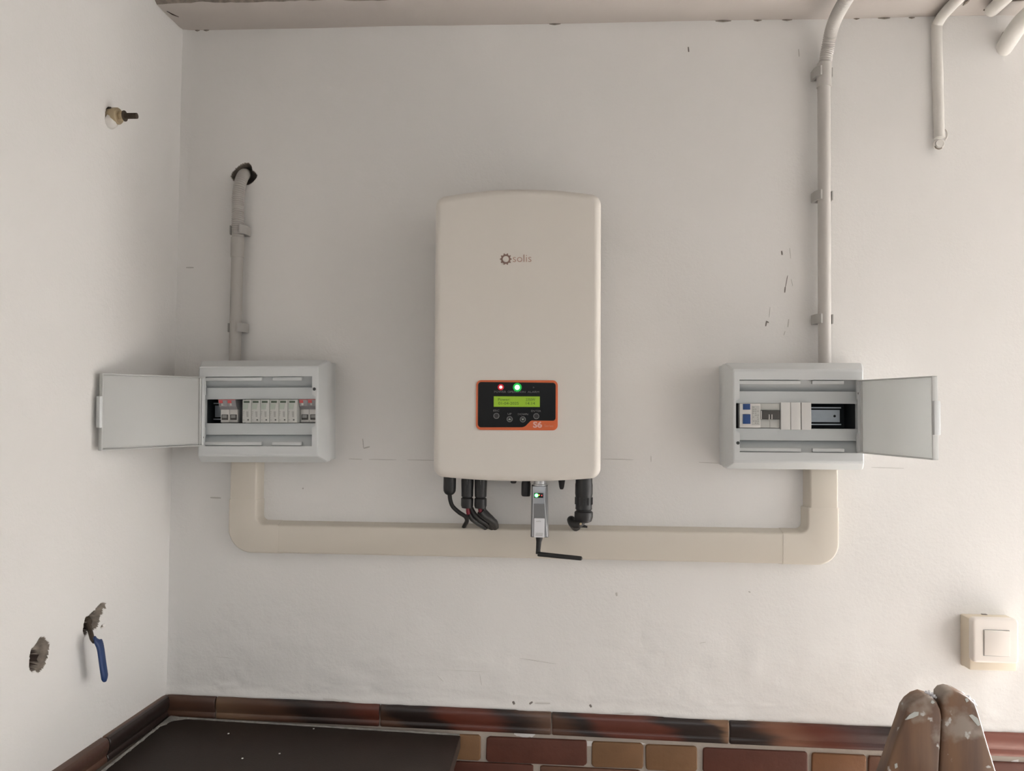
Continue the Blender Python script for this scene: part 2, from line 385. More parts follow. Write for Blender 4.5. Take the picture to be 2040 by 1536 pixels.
def grid_wall(name, A, B, disp, conv, mats, hole_at=.003):
    AA, BB = np.meshgrid(A, B, indexing='ij'); D = disp(AA, BB)
    na, nb = AA.shape
    vs = [conv(float(AA[i, j]), float(BB[i, j]), float(D[i, j])) for i in range(na) for j in range(nb)]
    fs = []; mi = []
    for i in range(na-1):
        for j in range(nb-1):
            fs.append((i*nb+j, (i+1)*nb+j, (i+1)*nb+j+1, i*nb+j+1))
            mn = min(D[i, j], D[i+1, j], D[i, j+1], D[i+1, j+1]); mi.append(0 if mn > -hole_at else (2 if mn < -.022 and len(mats) > 2 else 1))
    me = bpy.data.meshes.new(name); me.from_pydata(vs, [], fs)
    for m in mats: me.materials.append(m)
    me.polygons.foreach_set('material_index', mi); me.shade_smooth(); me.update()
    o = bpy.data.objects.new(name, me); COL.objects.link(o); return o

# ------------------------------------------------------------------ setting
XL = -0.829; XR = 2.10; YB = -3.35; ZS = 2.360; ZC = 2.48
def border_top(x): return float(np.interp(x, [-.83, -.36, 0, .35, .92, 2.1], [.9336, .9305, .9273, .9236, .921, .917]))
def back_disp(x, z):
    bt = np.interp(x, [-.83, -.36, 0, .35, .92, 2.1], [.9336, .9305, .9273, .9236, .921, .917])
    low = 1-smoothstep(1.0, 1.22, z)
    d = .0022*fbm(x+3, z, 3.2, 2)+.0005*fbm(x, z, 17, 3)+low*(.0030*fbm(x+9, z*1.5, 11, 3)+.0030*np.abs(fbm(x+2, z*2.2, 20, 3)))
    d = d+.0030*(1-smoothstep(.0, .022+.008*fbm(x, z*0, 14, 2), z-bt))*(z > bt-.001)+.001
    d = d+.004*np.exp(-((x-XL)/.012)**2)            # plaster built up in the corner
    # broken-out hole round the flexible conduit
    cx, cz = -0.6866, 2.0383
    ang = np.arctan2(z-cz, x-cx); rr = np.hypot((x-cx), (z-cz))
    rad = .0235+.006*np.interp(ang, [-3.15, -2.4, -1.6, -.9, -.35, .1, .6, 1.2, 1.9, 2.6, 3.15], [.5, -.9, -1.5, -.6, .3, 1.4, .2, 1.35, .2, .1, .5])
    rad = rad+.003*fbm(x, z, 90, 2)
    d = np.where(rr < rad, -.035*smoothstep(0, .005, rad-rr)-.001, d)
    return d
xa = axis(XL-.001, 1.28, .009, [(-.715, -.635, .0016)])
za = axis(.86, ZS+.002, .009, [(.915, .965, .003), (1.99, 2.075, .0016)])
wall_back = grid_wall('wall_back', xa, za, back_disp, lambda a, b, d: (a, -d, b), [M['plaster'], M['mortar']])
tag(wall_back, kind='structure')
def part_box(name, parent, m, *a, **k): return link(name, box(NB(), *a, **k), m, parent)
part_box('wall_core', wall_back, M['plaster'], 1.28, 1.30, 0.0, .14, 0, 2.10)      # reveal of the doorway
part_box('wall_panel', wall_back, M['plaster'], 1.28, XR, 0.0, .14, 2.10, ZC+.05)     # above the doorway
part_box('wall_panel', wall_back, M['grout'], XL-.1, 1.28, -.003, .14, 0, .925)
part_box('wall_core', wall_back, M['plaster'], XL-.1, 1.28, .045, .14, .925, ZC+.05)

def left_disp(y, z):
    d = .0022*fbm(y+5, z, 3.0, 2)+.0005*fbm(y, z, 16, 3)+(1-smoothstep(1.0, 1.2, z))*.0014*fbm(y+1, z, 13, 3)
    d = d+.004*np.exp(-(y/.012)**2)
    def hole(d, cy, cz, ay, az, depth, rough, s, edge=.004):
        ang = np.arctan2((z-cz)/az, (y-cy)/ay); rr = np.hypot((y-cy)/ay, (z-cz)/az)
        k = 1+rough*fbm(y, z, s, 3)
        return np.where(rr < k, -depth*smoothstep(0, edge/min(ay, az), k-rr)*(1+.3*fbm(y, z, 60, 2)), d)
    d = hole(d, -.4035, 1.143, .0235, .026, .016, .35, 60, .010)
    d = hole(d, -.4160, 1.138, .0125, .0175, .045, .15, 50)                    # deeper dark bore in the first hole
    d = hole(d, -.2640, 1.1560, .0250, .0200, .020, .55, 70, .010)
    d = hole(d, -.2430, 1.1720, .0150, .0120, .012, .6, 80)
    d = hole(d, -.2860, 1.1520, .0070, .0120, .040, .3, 70)
    d = hole(d, -.2350, 1.1400, .0080, .0040, .007, .6, 90)
    d = hole(d, -.2560, 2.0725, .0155, .0165, .030, .25, 60)
    return d
ya = axis(-3.35, .001, .012, [(-.44, -.37, .0016), (-.296, -.222, .0016)])
zb = axis(.86, ZC, .012, [(1.10, 1.195, .0016), (2.05, 2.095, .0016)])
wall_left = grid_wall('wall_left', ya, zb, left_disp, lambda a, b, d: (XL+d, a, b), [M['plaster'], M['mortar'], M['dark_bore']])
tag(wall_left, kind='structure')
part_box('wall_panel', wall_left, M['grout'], XL-.12, XL+.003, YB, .05, 0, .925)
part_box('wall_core', wall_left, M['plaster'], XL-.12, XL-.055, YB, .05, .925, ZC+.05)

w = link('wall_right', box(box(box(box(NB(), XR, XR+.12, YB, -1.45, 0, ZC+.05), XR, XR+.12, -.20, .14, 0, ZC+.05), XR, XR+.12, -1.45, -.20, 0, .35), XR, XR+.12, -1.45, -.20, 2.05, ZC+.05), M['plaster']); tag(w, kind='structure')
w = link('wall_front', box(box(box(NB(), XL-.1, -.50, YB-.12, YB, 0, ZC+.05), 1.90, XR+.12, YB-.12, YB, 0, ZC+.05), -.50, 1.90, YB-.12, YB, 2.02, ZC+.05), M['far_wall']); tag(w, kind='structure')
f = link('floor', box(NB(), XL-.1, XR+.12, YB-.12, .14, -.05, 0), M['floor']); tag(f, kind='structure')
f = link('ceiling', box(NB(), XL-.1, XR+.12, YB-.12, .14, ZC, ZC+.08), M['ceiling']); tag(f, kind='structure')
# concrete beam over the back wall, its front arris crumbling
A = axis(XL, XR, .012); bm = NB(); prof = []
for i, x in enumerate(A):
    e1 = float(.006*fbm(np.array(x), np.array(.3), 22, 3)); e2 = float(.005*fbm(np.array(x), np.array(5.3), 30, 3)); g = float(.002*fbm(np.array(x), np.array(2.), 5, 2))
    yf = -.104-.016*min(1, max(0, (.6-x)))
    prof.append([bm.verts.new(p) for p in ((x, .0, ZS+g), (x, -.03, ZS+g+.001), (x, yf*.6, ZS+g*1.5), (x, yf+.010+e1, ZS+e2*.6), (x, yf+e1, ZS+.006+abs(e2)), (x, yf-.004, ZS+.03), (x, yf-.004, ZC+.02))])
for a, b in zip(prof, prof[1:]):
    for k in range(6): bm.faces.new((a[k], b[k], b[k+1], a[k+1]))
for fc in bm.faces: fc.material_index = 1 if 2.362 < fc.calc_center_median().z < 2.375 else 0
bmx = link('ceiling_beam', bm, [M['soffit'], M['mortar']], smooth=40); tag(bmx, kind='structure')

# window and doorway frames, out of shot, where the daylight enters
def wframe(name, x0, x1, y0, y1, z0, z1, along):
    t = .05; bm = NB()
    if along == 'y':
        for c in ((y0, y0+t, z0, z1), (y1-t, y1, z0, z1), (y0, y1, z0, z0+t), (y0, y1, z1-t, z1), ((y0+y1)/2-t/2, (y0+y1)/2+t/2, z0, z1)): box(bm, x0, x1, c[0], c[1], c[2], c[3])
    else:
        for c in ((x0, x0+t, z0, z1), (x1-t, x1, z0, z1), (x0, x1, z0, z0+t), (x0, x1, z1-t, z1), ((x0+x1)/2-t/2, (x0+x1)/2+t/2, z0, z1)): box(bm, c[0], c[1], y0, y1, c[2], c[3])
    return tag(link(name, bm, M['frame']), kind='structure')
wframe('window_1', XR+.06, XR+.10, -1.45, -.20, .35, 2.05, 'y')

# moulded border tiles, one object each
def border_section(h, d):      # (out from wall, down from top)
    return [(0, 0), (d*.35, .0005), (d*.75, h*.05), (d*.97, h*.16), (d, h*.30), (d*.95, h*.46), (d*.80, h*.58), (d*.66, h*.66), (d*.62, h*.71), (d*.72, h*.76), (d*.80, h*.84), (d*.78, h*.94), (d*.60, h), (0, h)]
def border_tile(parent, p0, p1, ztop0, ztop1, outward, m, h=.0455, d=.013):
    """p0,p1: x,y of the wall end points"""
    bm = NB(); sec = border_section(h, d); L = Vector((p1[0]-p0[0], p1[1]-p0[1])); ln = L.length; rings = []
    ts = [0, .0012/ln, .003/ln]+[k/6 for k in range(1, 6)]+[1-.003/ln, 1-.0012/ln, 1]
    for i, t in enumerate(ts):
        sh = .0012 if i in (0, len(ts)-1) else (.0004 if i in (1, len(ts)-2) else 0)
        zt = ztop0+(ztop1-ztop0)*t; x = p0[0]+L.x*t; y = p0[1]+L.y*t
        rings.append([bm.verts.new((x+outward[0]*max(0, a-sh), y+outward[1]*max(0, a-sh), zt-min(max(b, sh), h-sh))) for a, b in sec])
    for a, b in zip(rings, rings[1:]):
        for k in range(len(sec)): j = (k+1) % len(sec); bm.faces.new((a[k], b[k], b[j], a[j]))
    bm.faces.new(rings[0]); bm.faces.new(list(reversed(rings[-1])))
    return link('border_tile', bm, m, parent, smooth=38)
trim_back = link('trim_1', box(NB(), XL+.004, 1.28, -.006, .0, .885, .915), M['grout']); tag(trim_back, kind='structure')
xs = [-.8225, -0.7143, -0.3651, -0.0096, 0.3481, .703, 1.062, 1.28]
for i, k in enumerate('abcdefg'):
    a, b = xs[i]+.0011, xs[i+1]-.0011
    border_tile(trim_back, (a, -.001), (b, -.001), border_top(a), border_top(b), (0, -1), border_mats[k if k != 'g' else 'd'])
trim_left = link('trim_2', box(NB(), XL, XL+.006, -3.3, -.004, .890, .915), M['grout']); tag(trim_left, kind='structure')
ys = [-.003, -.228, -.558, -.888, -1.218, -1.548, -1.878]
for i in range(6):
    a, b = ys[i]-.0011, ys[i+1]+.0011
    zt = lambda y: .9325+(-y)*.025
    border_tile(trim_left, (XL+.001, a), (XL+.001, b), min(zt(a), .9415+.01), min(zt(b), .955), (1, 0), border_mats['habcde'[i]], d=.016, h=.047)

# brick-slip tiles under the border
def brick(parent, x0, x1, z0, z1, m, seed):
    rg = random.Random(seed); bm = NB(); n = 3; r = .006
    base = rrect((x0+x1)/2, (z0+z1)/2, x1-x0, z1-z0, r, n)
    poly = [(x+rg.uniform(-.0008, .0008), z+rg.uniform(-.0008, .0008)) for x, z in base]
    plate(bm, poly, -.002, -.0085, .0022, 1)
    return link('brick', bm, m, parent, smooth=50)
rowA = [(-.80, -.60, 1), (-.592, -.49, 0), (-.483, -.378, 0), (-.367, -.270, 2), (-.262, -.1542, 0), (-.1427, .0627, 1), (.073, .1769, 0), (.182, .285, 0), (.2971, .5034, 1), (.5113, .6175, 2), (.6214, .723, 3), (.7335, .94, 1), (.952, 1.056, 2), (1.062, 1.165, 0), (1.176, 1.275, 1)]
rowB = [(-.80, -.69, 0), (-.68, -.475, 1), (-.465, -.36, 2), (-.352, -.262, 0), (-.252, -.0456, 1), (-.0322, .173, 3), (.184, .287, 1), (.292, .395, 1), (.406, .612, 1), (.624, .73, 0), (.736, .84, 2), (.852, 1.056, 1), (1.068, 1.275, 3)]
for row in range(9):
    for i, (a, b, k) in enumerate(rowA if row % 2 == 0 else rowB):
        zt = .8735-.0105*((a+b)/2+.15)-row*.0537
        kk = k if row < 2 else (k+row*3+i) % 4
        brick(wall_back, a, b, zt-.0505, zt, brick_mats[kk], row*40+i)

k = 500
for row in range(9):
    y = -.010 if row % 2 == 0 else -.118; i = 0
    while y > -2.0:
        L_ = .205 if (i+row) % 3 == 0 else .1035; kk = 1 if L_ > .15 else (i*2+row) % 4; zt_ = .8790-row*.0537
        o_ = brick(wall_left, 0, L_, zt_-.0505, zt_, brick_mats[kk], k); k += 1; i += 1
        o_.rotation_euler = (0, 0, R(90)); o_.location = (XL+.003, y-L_, 0)
        y -= L_+.010

# marks on the back wall, following its relief
def back_pt(x, z, off): return Vector((x, -float(back_disp(np.array(x), np.array(z)))-off, z))
def ribbon(pts, wdt, m, nm='wall_mark'):
    bm = NB(); P = []
    for (x0, z0), (x1, z1) in zip(pts, pts[1:]):
        n = max(2, int(math.hypot(x1-x0, z1-z0)/.006)+1)
        for k in range(n): P.append((x0+(x1-x0)*k/n, z0+(z1-z0)*k/n))
    P.append(pts[-1]); prev = None
    for i, (x, z) in enumerate(P):
        a = P[max(i-1, 0)]; b = P[min(i+1, len(P)-1)]; d = math.hypot(b[0]-a[0], b[1]-a[1]) or 1
        nx, nz = -(b[1]-a[1])/d, (b[0]-a[0])/d; w = wdt*.5*(.35+.65*math.sin(PI*(i+.5)/(len(P)+.0))**.5)
        q = [bm.verts.new(back_pt(x+nx*w, z+nz*w, .0003)), bm.verts.new(back_pt(x, z, .0007)), bm.verts.new(back_pt(x-nx*w, z-nz*w, .0003))]
        if prev: bm.faces.new((prev[0], q[0], q[1], prev[1])); bm.faces.new((prev[1], q[1], q[2], prev[2]))
        prev = q
    return link(nm, bm, m, wall_back)
def xz(l): return [(p[0], p[2]) for p in l]
for pts, wd_, k in (
    (xz([(-0.4433, 0.0000, 1.4367), (-0.4142, 0.0000, 1.4362)]), .0012, 'pencil'), (xz([(-0.4003, -0.0000, 1.4364), (-0.3415, 0.0000, 1.4364)]), .0012, 'pencil'), (xz([(-0.3180, 0.0000, 1.4368), (-0.2585, 0.0000, 1.4368)]), .0013, 'pencil'),
    (xz([(0.0888, 0.0000, 1.4460), (0.1526, 0.0000, 1.4451)]), .0012, 'pencil'), (xz([(0.1884, 0.0000, 1.4540), (0.1885, 0.0000, 1.4416)]), .0012, 'pencil'), (xz([(0.2854, 0.0000, 1.4423), (0.3301, 0.0000, 1.4410)]), .0010, 'pencil'),
    (xz([(0.6292, -0.0000, 1.4382), (0.6933, 0.0000, 1.4374)]), .0009, 'pencil'),
    (xz([(-0.4140, 0.0000, 1.4795), (-0.4115, 0.0000, 1.4595)]), .0018, 'pencil'), (xz([(-0.4115, 0.0000, 1.4595), (-0.3987, 0.0000, 1.4628)]), .0028, 'pencil'),
    (xz([(0.4505, 0.0000, 1.8782), (0.4516, 0.0000, 1.8699)]), .0035, 'scuff'), (xz([(0.4667, 0.0000, 1.8844), (0.4688, -0.0000, 1.8627)]), .0010, 'pencil'), (xz([(0.4628, 0.0000, 1.8275), (0.4579, 0.0000, 1.8016)]), .0014, 'scuff'), (xz([(0.4579, -0.0000, 1.8037), (0.4569, 0.0000, 1.7923)]), .0026, 'scuff'),
    (xz([(0.4699, 0.0000, 1.8203), (0.4730, -0.0000, 1.8058)]), .0010, 'pencil'), (xz([(0.4277, 0.0000, 1.7622), (0.4258, 0.0000, 1.7416)]), .0012, 'pencil'),
    (xz([(0.4188, 0.0000, 1.7229), (0.4207, -0.0000, 1.7333), (0.4248, 0.0000, 1.7302)]), .0030, 'scuff'), (xz([(0.4651, -0.0000, 1.7377), (0.4632, -0.0000, 1.7212)]), .0022, 'pencil'), (xz([(0.4581, 0.0000, 1.7129), (0.4551, 0.0000, 1.7046)]), .0014, 'pencil'),
    (xz([(0.1202, 0.0000, 1.1728), (0.1213, 0.0000, 1.1657)]), .0045, 'pencil'), (xz([(0.3868, 0.0000, 1.1824), (0.3908, -0.0000, 1.1805)]), .0025, 'pencil'),
    (xz([(-0.8072, -0.0000, 1.8416), (-0.7905, 0.0000, 1.8416)]), .0030, 'pencil'), (xz([(0.2582, 0.0000, 2.3054), (0.2593, 0.0000, 2.2948)]), .0030, 'scuff'), (xz([(0.4837, -0.0000, 2.2975), (0.4848, 0.0000, 2.2817)]), .0018, 'pencil'),
    (xz([(-0.7403, 0.0000, 1.3493), (-0.7173, 0.0000, 1.3488)]), .0034, 'pencil'), (xz([(-0.5413, 0.0000, 1.3735), (-0.5391, 0.0000, 1.3715)]), .0035, 'pencil'),
    (xz([(0.0682, 0.0000, 0.9435), (0.0713, 0.0000, 0.9385)]), .0045, 'scuff'), (xz([(-0.0896, 0.0000, 0.9448), (-0.0865, -0.0000, 0.9388)]), .0050, 'scuff'), (xz([(-0.0554, 0.0000, 0.9409), (-0.0492, 0.0000, 0.9452)]), .0040, 'scuff'), (xz([(-0.0440, -0.0000, 0.9434), (-0.0131, -0.0000, 0.9435)]), .0040, 'faint'),
    (xz([(-0.4869, -0.0000, 0.9364), (-0.4462, 0.0000, 0.9327)]), .0050, 'faint'), (xz([(0.1296, 0.0000, 0.9305), (0.1571, -0.0000, 0.9305)]), .0030, 'faint'),
    (xz([(-0.2462, 0.0000, 1.0040), (-0.1425, 0.0000, 1.0024)]), .0010, 'faint'), (xz([(-0.0763, 0.0000, 1.0324), (-0.0016, -0.0000, 1.0237)]), .0014, 'faint'), (xz([(-0.2470, 0.0000, 0.9916), (-0.2342, 0.0000, 0.9797)]), .0018, 'faint'),
    (xz([(-0.1591, 0.0000, 0.9977), (-0.1546, -0.0000, 0.9753)]), .0014, 'faint'), (xz([(0.2888, 0.0000, 1.0750), (0.3019, -0.0000, 1.0775)]), .0014, 'faint'),
    (xz([(-0.8357, 0.0000, 1.0398), (-0.8333, 0.0000, 1.0336)]), .0035, 'scuff'), (xz([(-0.7210, -0.0000, 1.0151), (-0.6796, 0.0000, 1.0123)]), .0012, 'faint')):
    ribbon(pts, wd_, M[k])
link('beam_crack', tube(NB(), [Vector((-.821, -.082, ZS-.0005)), Vector((-.815, -.070, ZS-.0010)), Vector((-.808, -.058, ZS-.0005))], [.0006, .0016, .0006], 6), M['dark_bore'], bmx)
for x_, w_ in ((-.795, .005), (-.775, .006), (-.02, .012), (.33, .016), (.40, .008), (.46, .010), (.60, .006), (.655, .012), (.71, .006)):
    link('crumbled_joint', tube(NB(), [Vector((x_-w_, -.001, ZS-.001)), Vector((x_, -.0025, ZS-.0025)), Vector((x_+w_, -.001, ZS-.001))], [.0006, .0016, .0006], 6), M['mortar'], bmx)

# ------------------------------------------------------------------ painted-over pipes, top right
def painted_pipe(pts, r, label, sub=8, rr=None):
    P = smooth_path(pts, sub); n = len(P)
    rad = [r*(1+.10*float(fbm(np.array(i*.31), np.array(r*900), 1.0, 2))) for i in range(n)]
    if rr: rad = [a*rr for a in rad]
    t = empty('pipe', pts[0]); o = link('pipe_run', tube(NB(), [p-Vector(pts[0]) for p in P], rad, 14), M['paint_pipe'], t, smooth=60)
    tag(t, label, 'pipe'); return t
a0 = (0.7581, -0.0060, 2.2675); a1 = (0.7572, -0.0060, 2.3297); a2 = (0.7612, -0.0070, 2.1072)
pA = painted_pipe([a2, (0.7599, -0.0060, 2.1848), a0, a1, (a1[0]+.001, -.010, 2.342), (a1[0]+.002, -.035, 2.350), (a1[0]+.002, -.10, 2.350), (a1[0]+.004, -.16, 2.350), (a1[0]+.006, -.25, 2.36), (a1[0]+.006, -.45, 2.37)], .0105, 'painted-over pipe bending from the beam down to a clip end on the wall')
c = (0.7578, -0.0120, 2.0932); o = Vector(a2)
bm = NB(); tube(bm, [Vector(c)-o+Vector((.0095*math.cos(t), 0, .0085*math.sin(t))) for t in [2*PI*k/20 for k in range(21)]], .0022, 8, False)
link('clip_ring', bm, M['paint_pipe'], pA, smooth=60)
link('pipe_plug', tube(NB(), [Vector(c)-o+Vector((0, .012, 0)), Vector(c)-o+Vector((0, -.004, 0))], .0070, 16), M['paint_pipe'], pA, smooth=60)
bm = NB(); tube(bm, [Vector(c)-o+Vector((.0085*math.cos(t), -.001, -.0015+.0085*math.sin(t))) for t in [R(200)+R(110)*k/8 for k in range(9)]], .0016, 6); link('dark_crack', bm, M['mortar'], pA, smooth=60)
c = (0.7706, -0.0080, 2.1140); bm = NB(); tube(bm, [Vector(c)-o+Vector((.006*math.cos(t), 0, .011*math.sin(t))) for t in [R(-80)+R(180)*k/10 for k in range(11)]], .0018, 6); link('clip_ear', bm, M['paint_pipe'], pA, smooth=60)
b0 = (0.8427, -0.0450, 2.3420)
painted_pipe([(b0[0], -.046, 2.347), (b0[0]-.001, -.09, 2.346), (b0[0]-.002, -.15, 2.346), (b0[0]-.003, -.30, 2.352), (b0[0]-.003, -.45, 2.36)], .0125, 'short painted pipe along the beam underside, ending near the wall')
c0 = (0.8954, 0.0000, 2.2971); c1 = (0.8876, -0.0500, 2.3105)
painted_pipe([(c0[0]-.012, .030, c0[2]-.016), (c0[0]-.004, .004, c0[2]-.006), (c1[0]+.004, -.055, c1[2]+.004), (c1[0]+.012, -.12, c1[2]+.018), (c1[0]+.018, -.24, c1[2]+.03), (c1[0]+.018, -.45, c1[2]+.03)], .0165, 'thick painted pipe leaving the wall at the upper right corner')
d0 = (0.7322, -0.0300, 2.3345)
painted_pipe([(d0[0]+.034, -.0, 2.356), (d0[0]+.034, -.05, 2.357), (d0[0]+.034, -.11, 2.357), (d0[0]+.034, -.45, 2.37)], .007, 'thin painted pipe under the beam beside the bent pipe')

for nm, pts, rr_ in (('chip_and_shade', [(.790, -.045, ZS-.0005), (.789, -.058, ZS-.0015), (.791, -.070, ZS-.0005)], [.001, .0030, .001]),
                     ('soffit_slot', [(b0[0]-.011, -.040, ZS-.008), (b0[0]+.012, -.040, ZS-.008)], [.0016, .0016]),
                     ('soffit_slot', [(b0[0]+.026, -.060, ZS-.0010), (b0[0]+.060, -.062, ZS-.0010)], [.0018, .0014]),
                     ('chip_and_shade', [(c0[0]-.012, -.002, c0[2]+.012), (c0[0]-.006, -.006, c0[2]+.024), (c0[0]+.004, -.010, c0[2]+.034)], [.001, .0035, .001])):  # last entry: shadow beside the thick pipe, built as a dark sliver
    link(nm, tube(NB(), [Vector(p) for p in pts], rr_, 8), M['mortar'], bmx, smooth=60)
# ------------------------------------------------------------------ trunking
D = .031
def tprof(extra=0.0): d = D+extra; return [(0, 0), (.0050, -d+.0045), (.0058, -d+.0022), (.0072, -d+.0006), (.0095, -d)]
zt = lambda x: float(np.interp(x, [-.58, .45], [1.3043, 1.3119]))
zb_ = lambda x: float(np.interp(x, [-.58, .45], [1.2390, 1.2438]))-.0035
xl0, xl1 = -0.6886, -0.6235
xr0, xr1 = 0.4931, 0.5570
xl0 -= .0035; xr1 += .0035
xj0, xj1 = -0.5818, 0.4470
zj0, zj1 = 1.3503, 1.3580
ztop0, ztop1 = 1.436, 1.442
u = .012    # the lengths run on under the elbows
t = link('cable_trunking', plate(NB(), [(xj0-u, zb_(xj0-u)), (xj1+u, zb_(xj1+u)), (xj1+u, zt(xj1+u)), (xj0-u, zt(xj0-u))], 0, 0, keep=(1, 3), slope=tprof()), M['trunk'], smooth=50)
tag(t, 'long horizontal cream trunking running beneath the inverter', 'trunking')
t = link('cable_trunking', plate(NB(), [(xl0+.0008, zj0-u), (xl1-.0008, zj0-u), (xl1-.0008, ztop0), (xl0+.0008, ztop0)], 0, 0, keep=(0, 2), slope=tprof()), M['trunk'], smooth=50)
tag(t, 'short upright cream trunking under the left breaker box', 'trunking')
t = link('cable_trunking', plate(NB(), [(xr0+.0008, zj1-u), (xr1-.0008, zj1-u), (xr1-.0008, ztop1), (xr0+.0008, ztop1)], 0, 0, keep=(0, 2), slope=tprof()), M['trunk'], smooth=50)
tag(t, 'short upright cream trunking under the right breaker box', 'trunking')
def arc(cx, cz, r, a0, a1, n=9): return [(cx+r*math.cos(R(a0+(a1-a0)*k/n)), cz+r*math.sin(R(a0+(a1-a0)*k/n))) for k in range(n+1)]
e = .0008; ro = .056; ri = .011
za_, zb2 = zb_(xj0)-e, zt(xj0)+e
poly = [(xj0, za_)]+arc(xl0-e+ro, za_+ro, ro, 270, 180)+[(xl0-e, zj0), (xl1+e, zj0)]+arc(xl1+e+ri, zb2+ri, ri, 180, 270)+[(xj0, zb2)]
t = link('trunking_elbow', plate(NB(), poly, 0, 0, keep=(len(poly)-1, 11), slope=tprof(.0006)), M['trunk2'], smooth=50); tag(t, 'cream trunking elbow at the left end of the horizontal run', 'trunking')
za_, zb2 = zb_(xj1)-e, zt(xj1)+e
poly = [(xj1, zb2)]+arc(xr0-e*4-ri, zb2+ri, ri, 270, 360)+[(xr0-e*4, zj1), (xr1+e, zj1)]+arc(xr1+e-ro*.85, za_+ro*.85, ro*.85, 360, 270)+[(xj1, za_)]
t = link('trunking_elbow', plate(NB(), poly, 0, 0, keep=(len(poly)-1, 11), slope=tprof(.0006)), M['trunk2'], smooth=50); tag(t, 'cream trunking elbow at the right end of the horizontal run', 'trunking')

# ------------------------------------------------------------------ conduits
def corrugated(bm, pts, r, pitch=.0044, amp=.00075, n=18):
    P = resample(smooth_path(pts, 14), pitch/6)
    rr = [r+amp*math.cos(2*PI*i/6) for i in range(len(P))]
    return tube(bm, P, rr, n)
# left
zb0 = 1.632
o = Vector((-0.6858, -.021, zb0))
t = empty('conduit', o); tag(t, 'grey conduit rising from the left breaker box into a broken wall hole', 'conduit')
top = Vector((-0.6858, -.021, 1.9013))
link('rigid_tube', tube(NB(), [Vector((0, 0, 0)), top-o+Vector((0, 0, -.030))], .0125, 24), M['conduit'], t, smooth=50)
link('coupling', tube(NB(), [top-o+Vector((0, 0, -.042)), top-o+Vector((0, 0, -.0415)), top-o+Vector((0, 0, 0))], [.0128, .0138, .0138], 24), M['conduit'], t, smooth=50)
link('flexible_tube', corrugated(NB(), [top-o+Vector((0, 0, -.004)), Vector((-0.6865, -0.0210, 1.9482))-o, Vector((-0.6869, -0.0210, 1.9858))-o, Vector((-0.6850, -0.0180, 2.0156))-o, Vector((-0.6851, -0.0060, 2.0354))-o, Vector((-0.6885, 0.0120, 2.0464))-o, Vector((-0.6957, 0.0340, 2.0531))-o], .0122, amp=.0008), M['conduit'], t, smooth=60)
# right
o = Vector((.5300, -.022, 1.638))
t = empty('conduit', o); tag(t, 'long grey conduit rising from the right breaker box to the ceiling', 'conduit')
top = Vector((.5275, -.022, 2.2120))
link('rigid_tube', tube(NB(), [Vector((0, 0, 0)), top-o], .0125, 24), M['conduit_lit'], t, smooth=50)
zc = 2.2564
link('coupling', tube(NB(), [Vector((top.x, top.y, top.z-.004))-o, Vector((top.x+.0005, top.y, zc))-o], .0143, 24), M['conduit_lit'], t, smooth=50)
link('flexible_tube', corrugated(NB(), [Vector((top.x, top.y, zc-.01))-o, Vector((0.5311, -0.0220, 2.2657))-o, Vector((0.5347, -0.0260, 2.2927))-o, Vector((0.5341, -0.0450, 2.3122))-o, Vector((0.5289, -0.0850, 2.3182))-o, Vector((0.5235, -0.1400, 2.3169))-o, Vector((0.5269, -0.1900, 2.3254))-o, Vector((0.5387, -0.2300, 2.3433))-o, Vector((0.5564, -0.2600, 2.3825))-o, Vector((0.5564, -0.2800, 2.4307))-o], .0122), M['conduit_lit'], t, smooth=60)

def clip(x, z, side, label, group, r=.0135, lip=.016):
    t = empty('conduit_clip', (x, 0, z)); h = .0095
    bm = NB(); box(bm, -r-.004, r+.004, -.0035, .002, -h, h, .001); link('clip_base', bm, M['clip'], t, smooth=40)
    bm = NB()
    pts = [(side*(r+.001+.000), -.002), (side*(r+.001), -.022), (side*(r-.004), -.033), (side*(r-.0055), -.0365), (side*(r-.002), -.037), (side*(r+.004), -.030), (side*(r+.0065), -.020), (side*(r+.0065), -.002)]
    a = [bm.verts.new((p[0], p[1], -h)) for p in pts]; b = [bm.verts.new((p[0], p[1], h)) for p in pts]
    bm.faces.new(a); bm.faces.new(list(reversed(b)))
    for i in range(len(pts)): bm.faces.new((a[i], b[i], b[(i+1) % len(pts)], a[(i+1) % len(pts)]))
    link('clip_jaw', bm, M['clip'], t, smooth=40)
    bm = NB(); s = -side; box(bm, s*(r+.0002), s*(r+.0032), -.026, -.002, -h, h, .0008); link('clip_arm', bm, M['clip'], t, smooth=40)
    tag(t, label, 'clip', group)
clip(-0.6858, 1.9174, 1, 'grey clip gripping the ribbed part of the left conduit', 'clips on the left conduit')
clip(-0.6851, 1.7103, 1, 'grey clip on the left conduit just above the breaker box', 'clips on the left conduit')
clip(.5275, 2.2377, -1, 'topmost grey clip on the right conduit, by its coupling', 'clips on the right conduit')
clip(.5285, 1.9856, -1, 'middle grey clip on the right conduit', 'clips on the right conduit')
clip(.5295, 1.7358, -1, 'lowest grey clip on the right conduit, above the breaker box', 'clips on the right conduit')

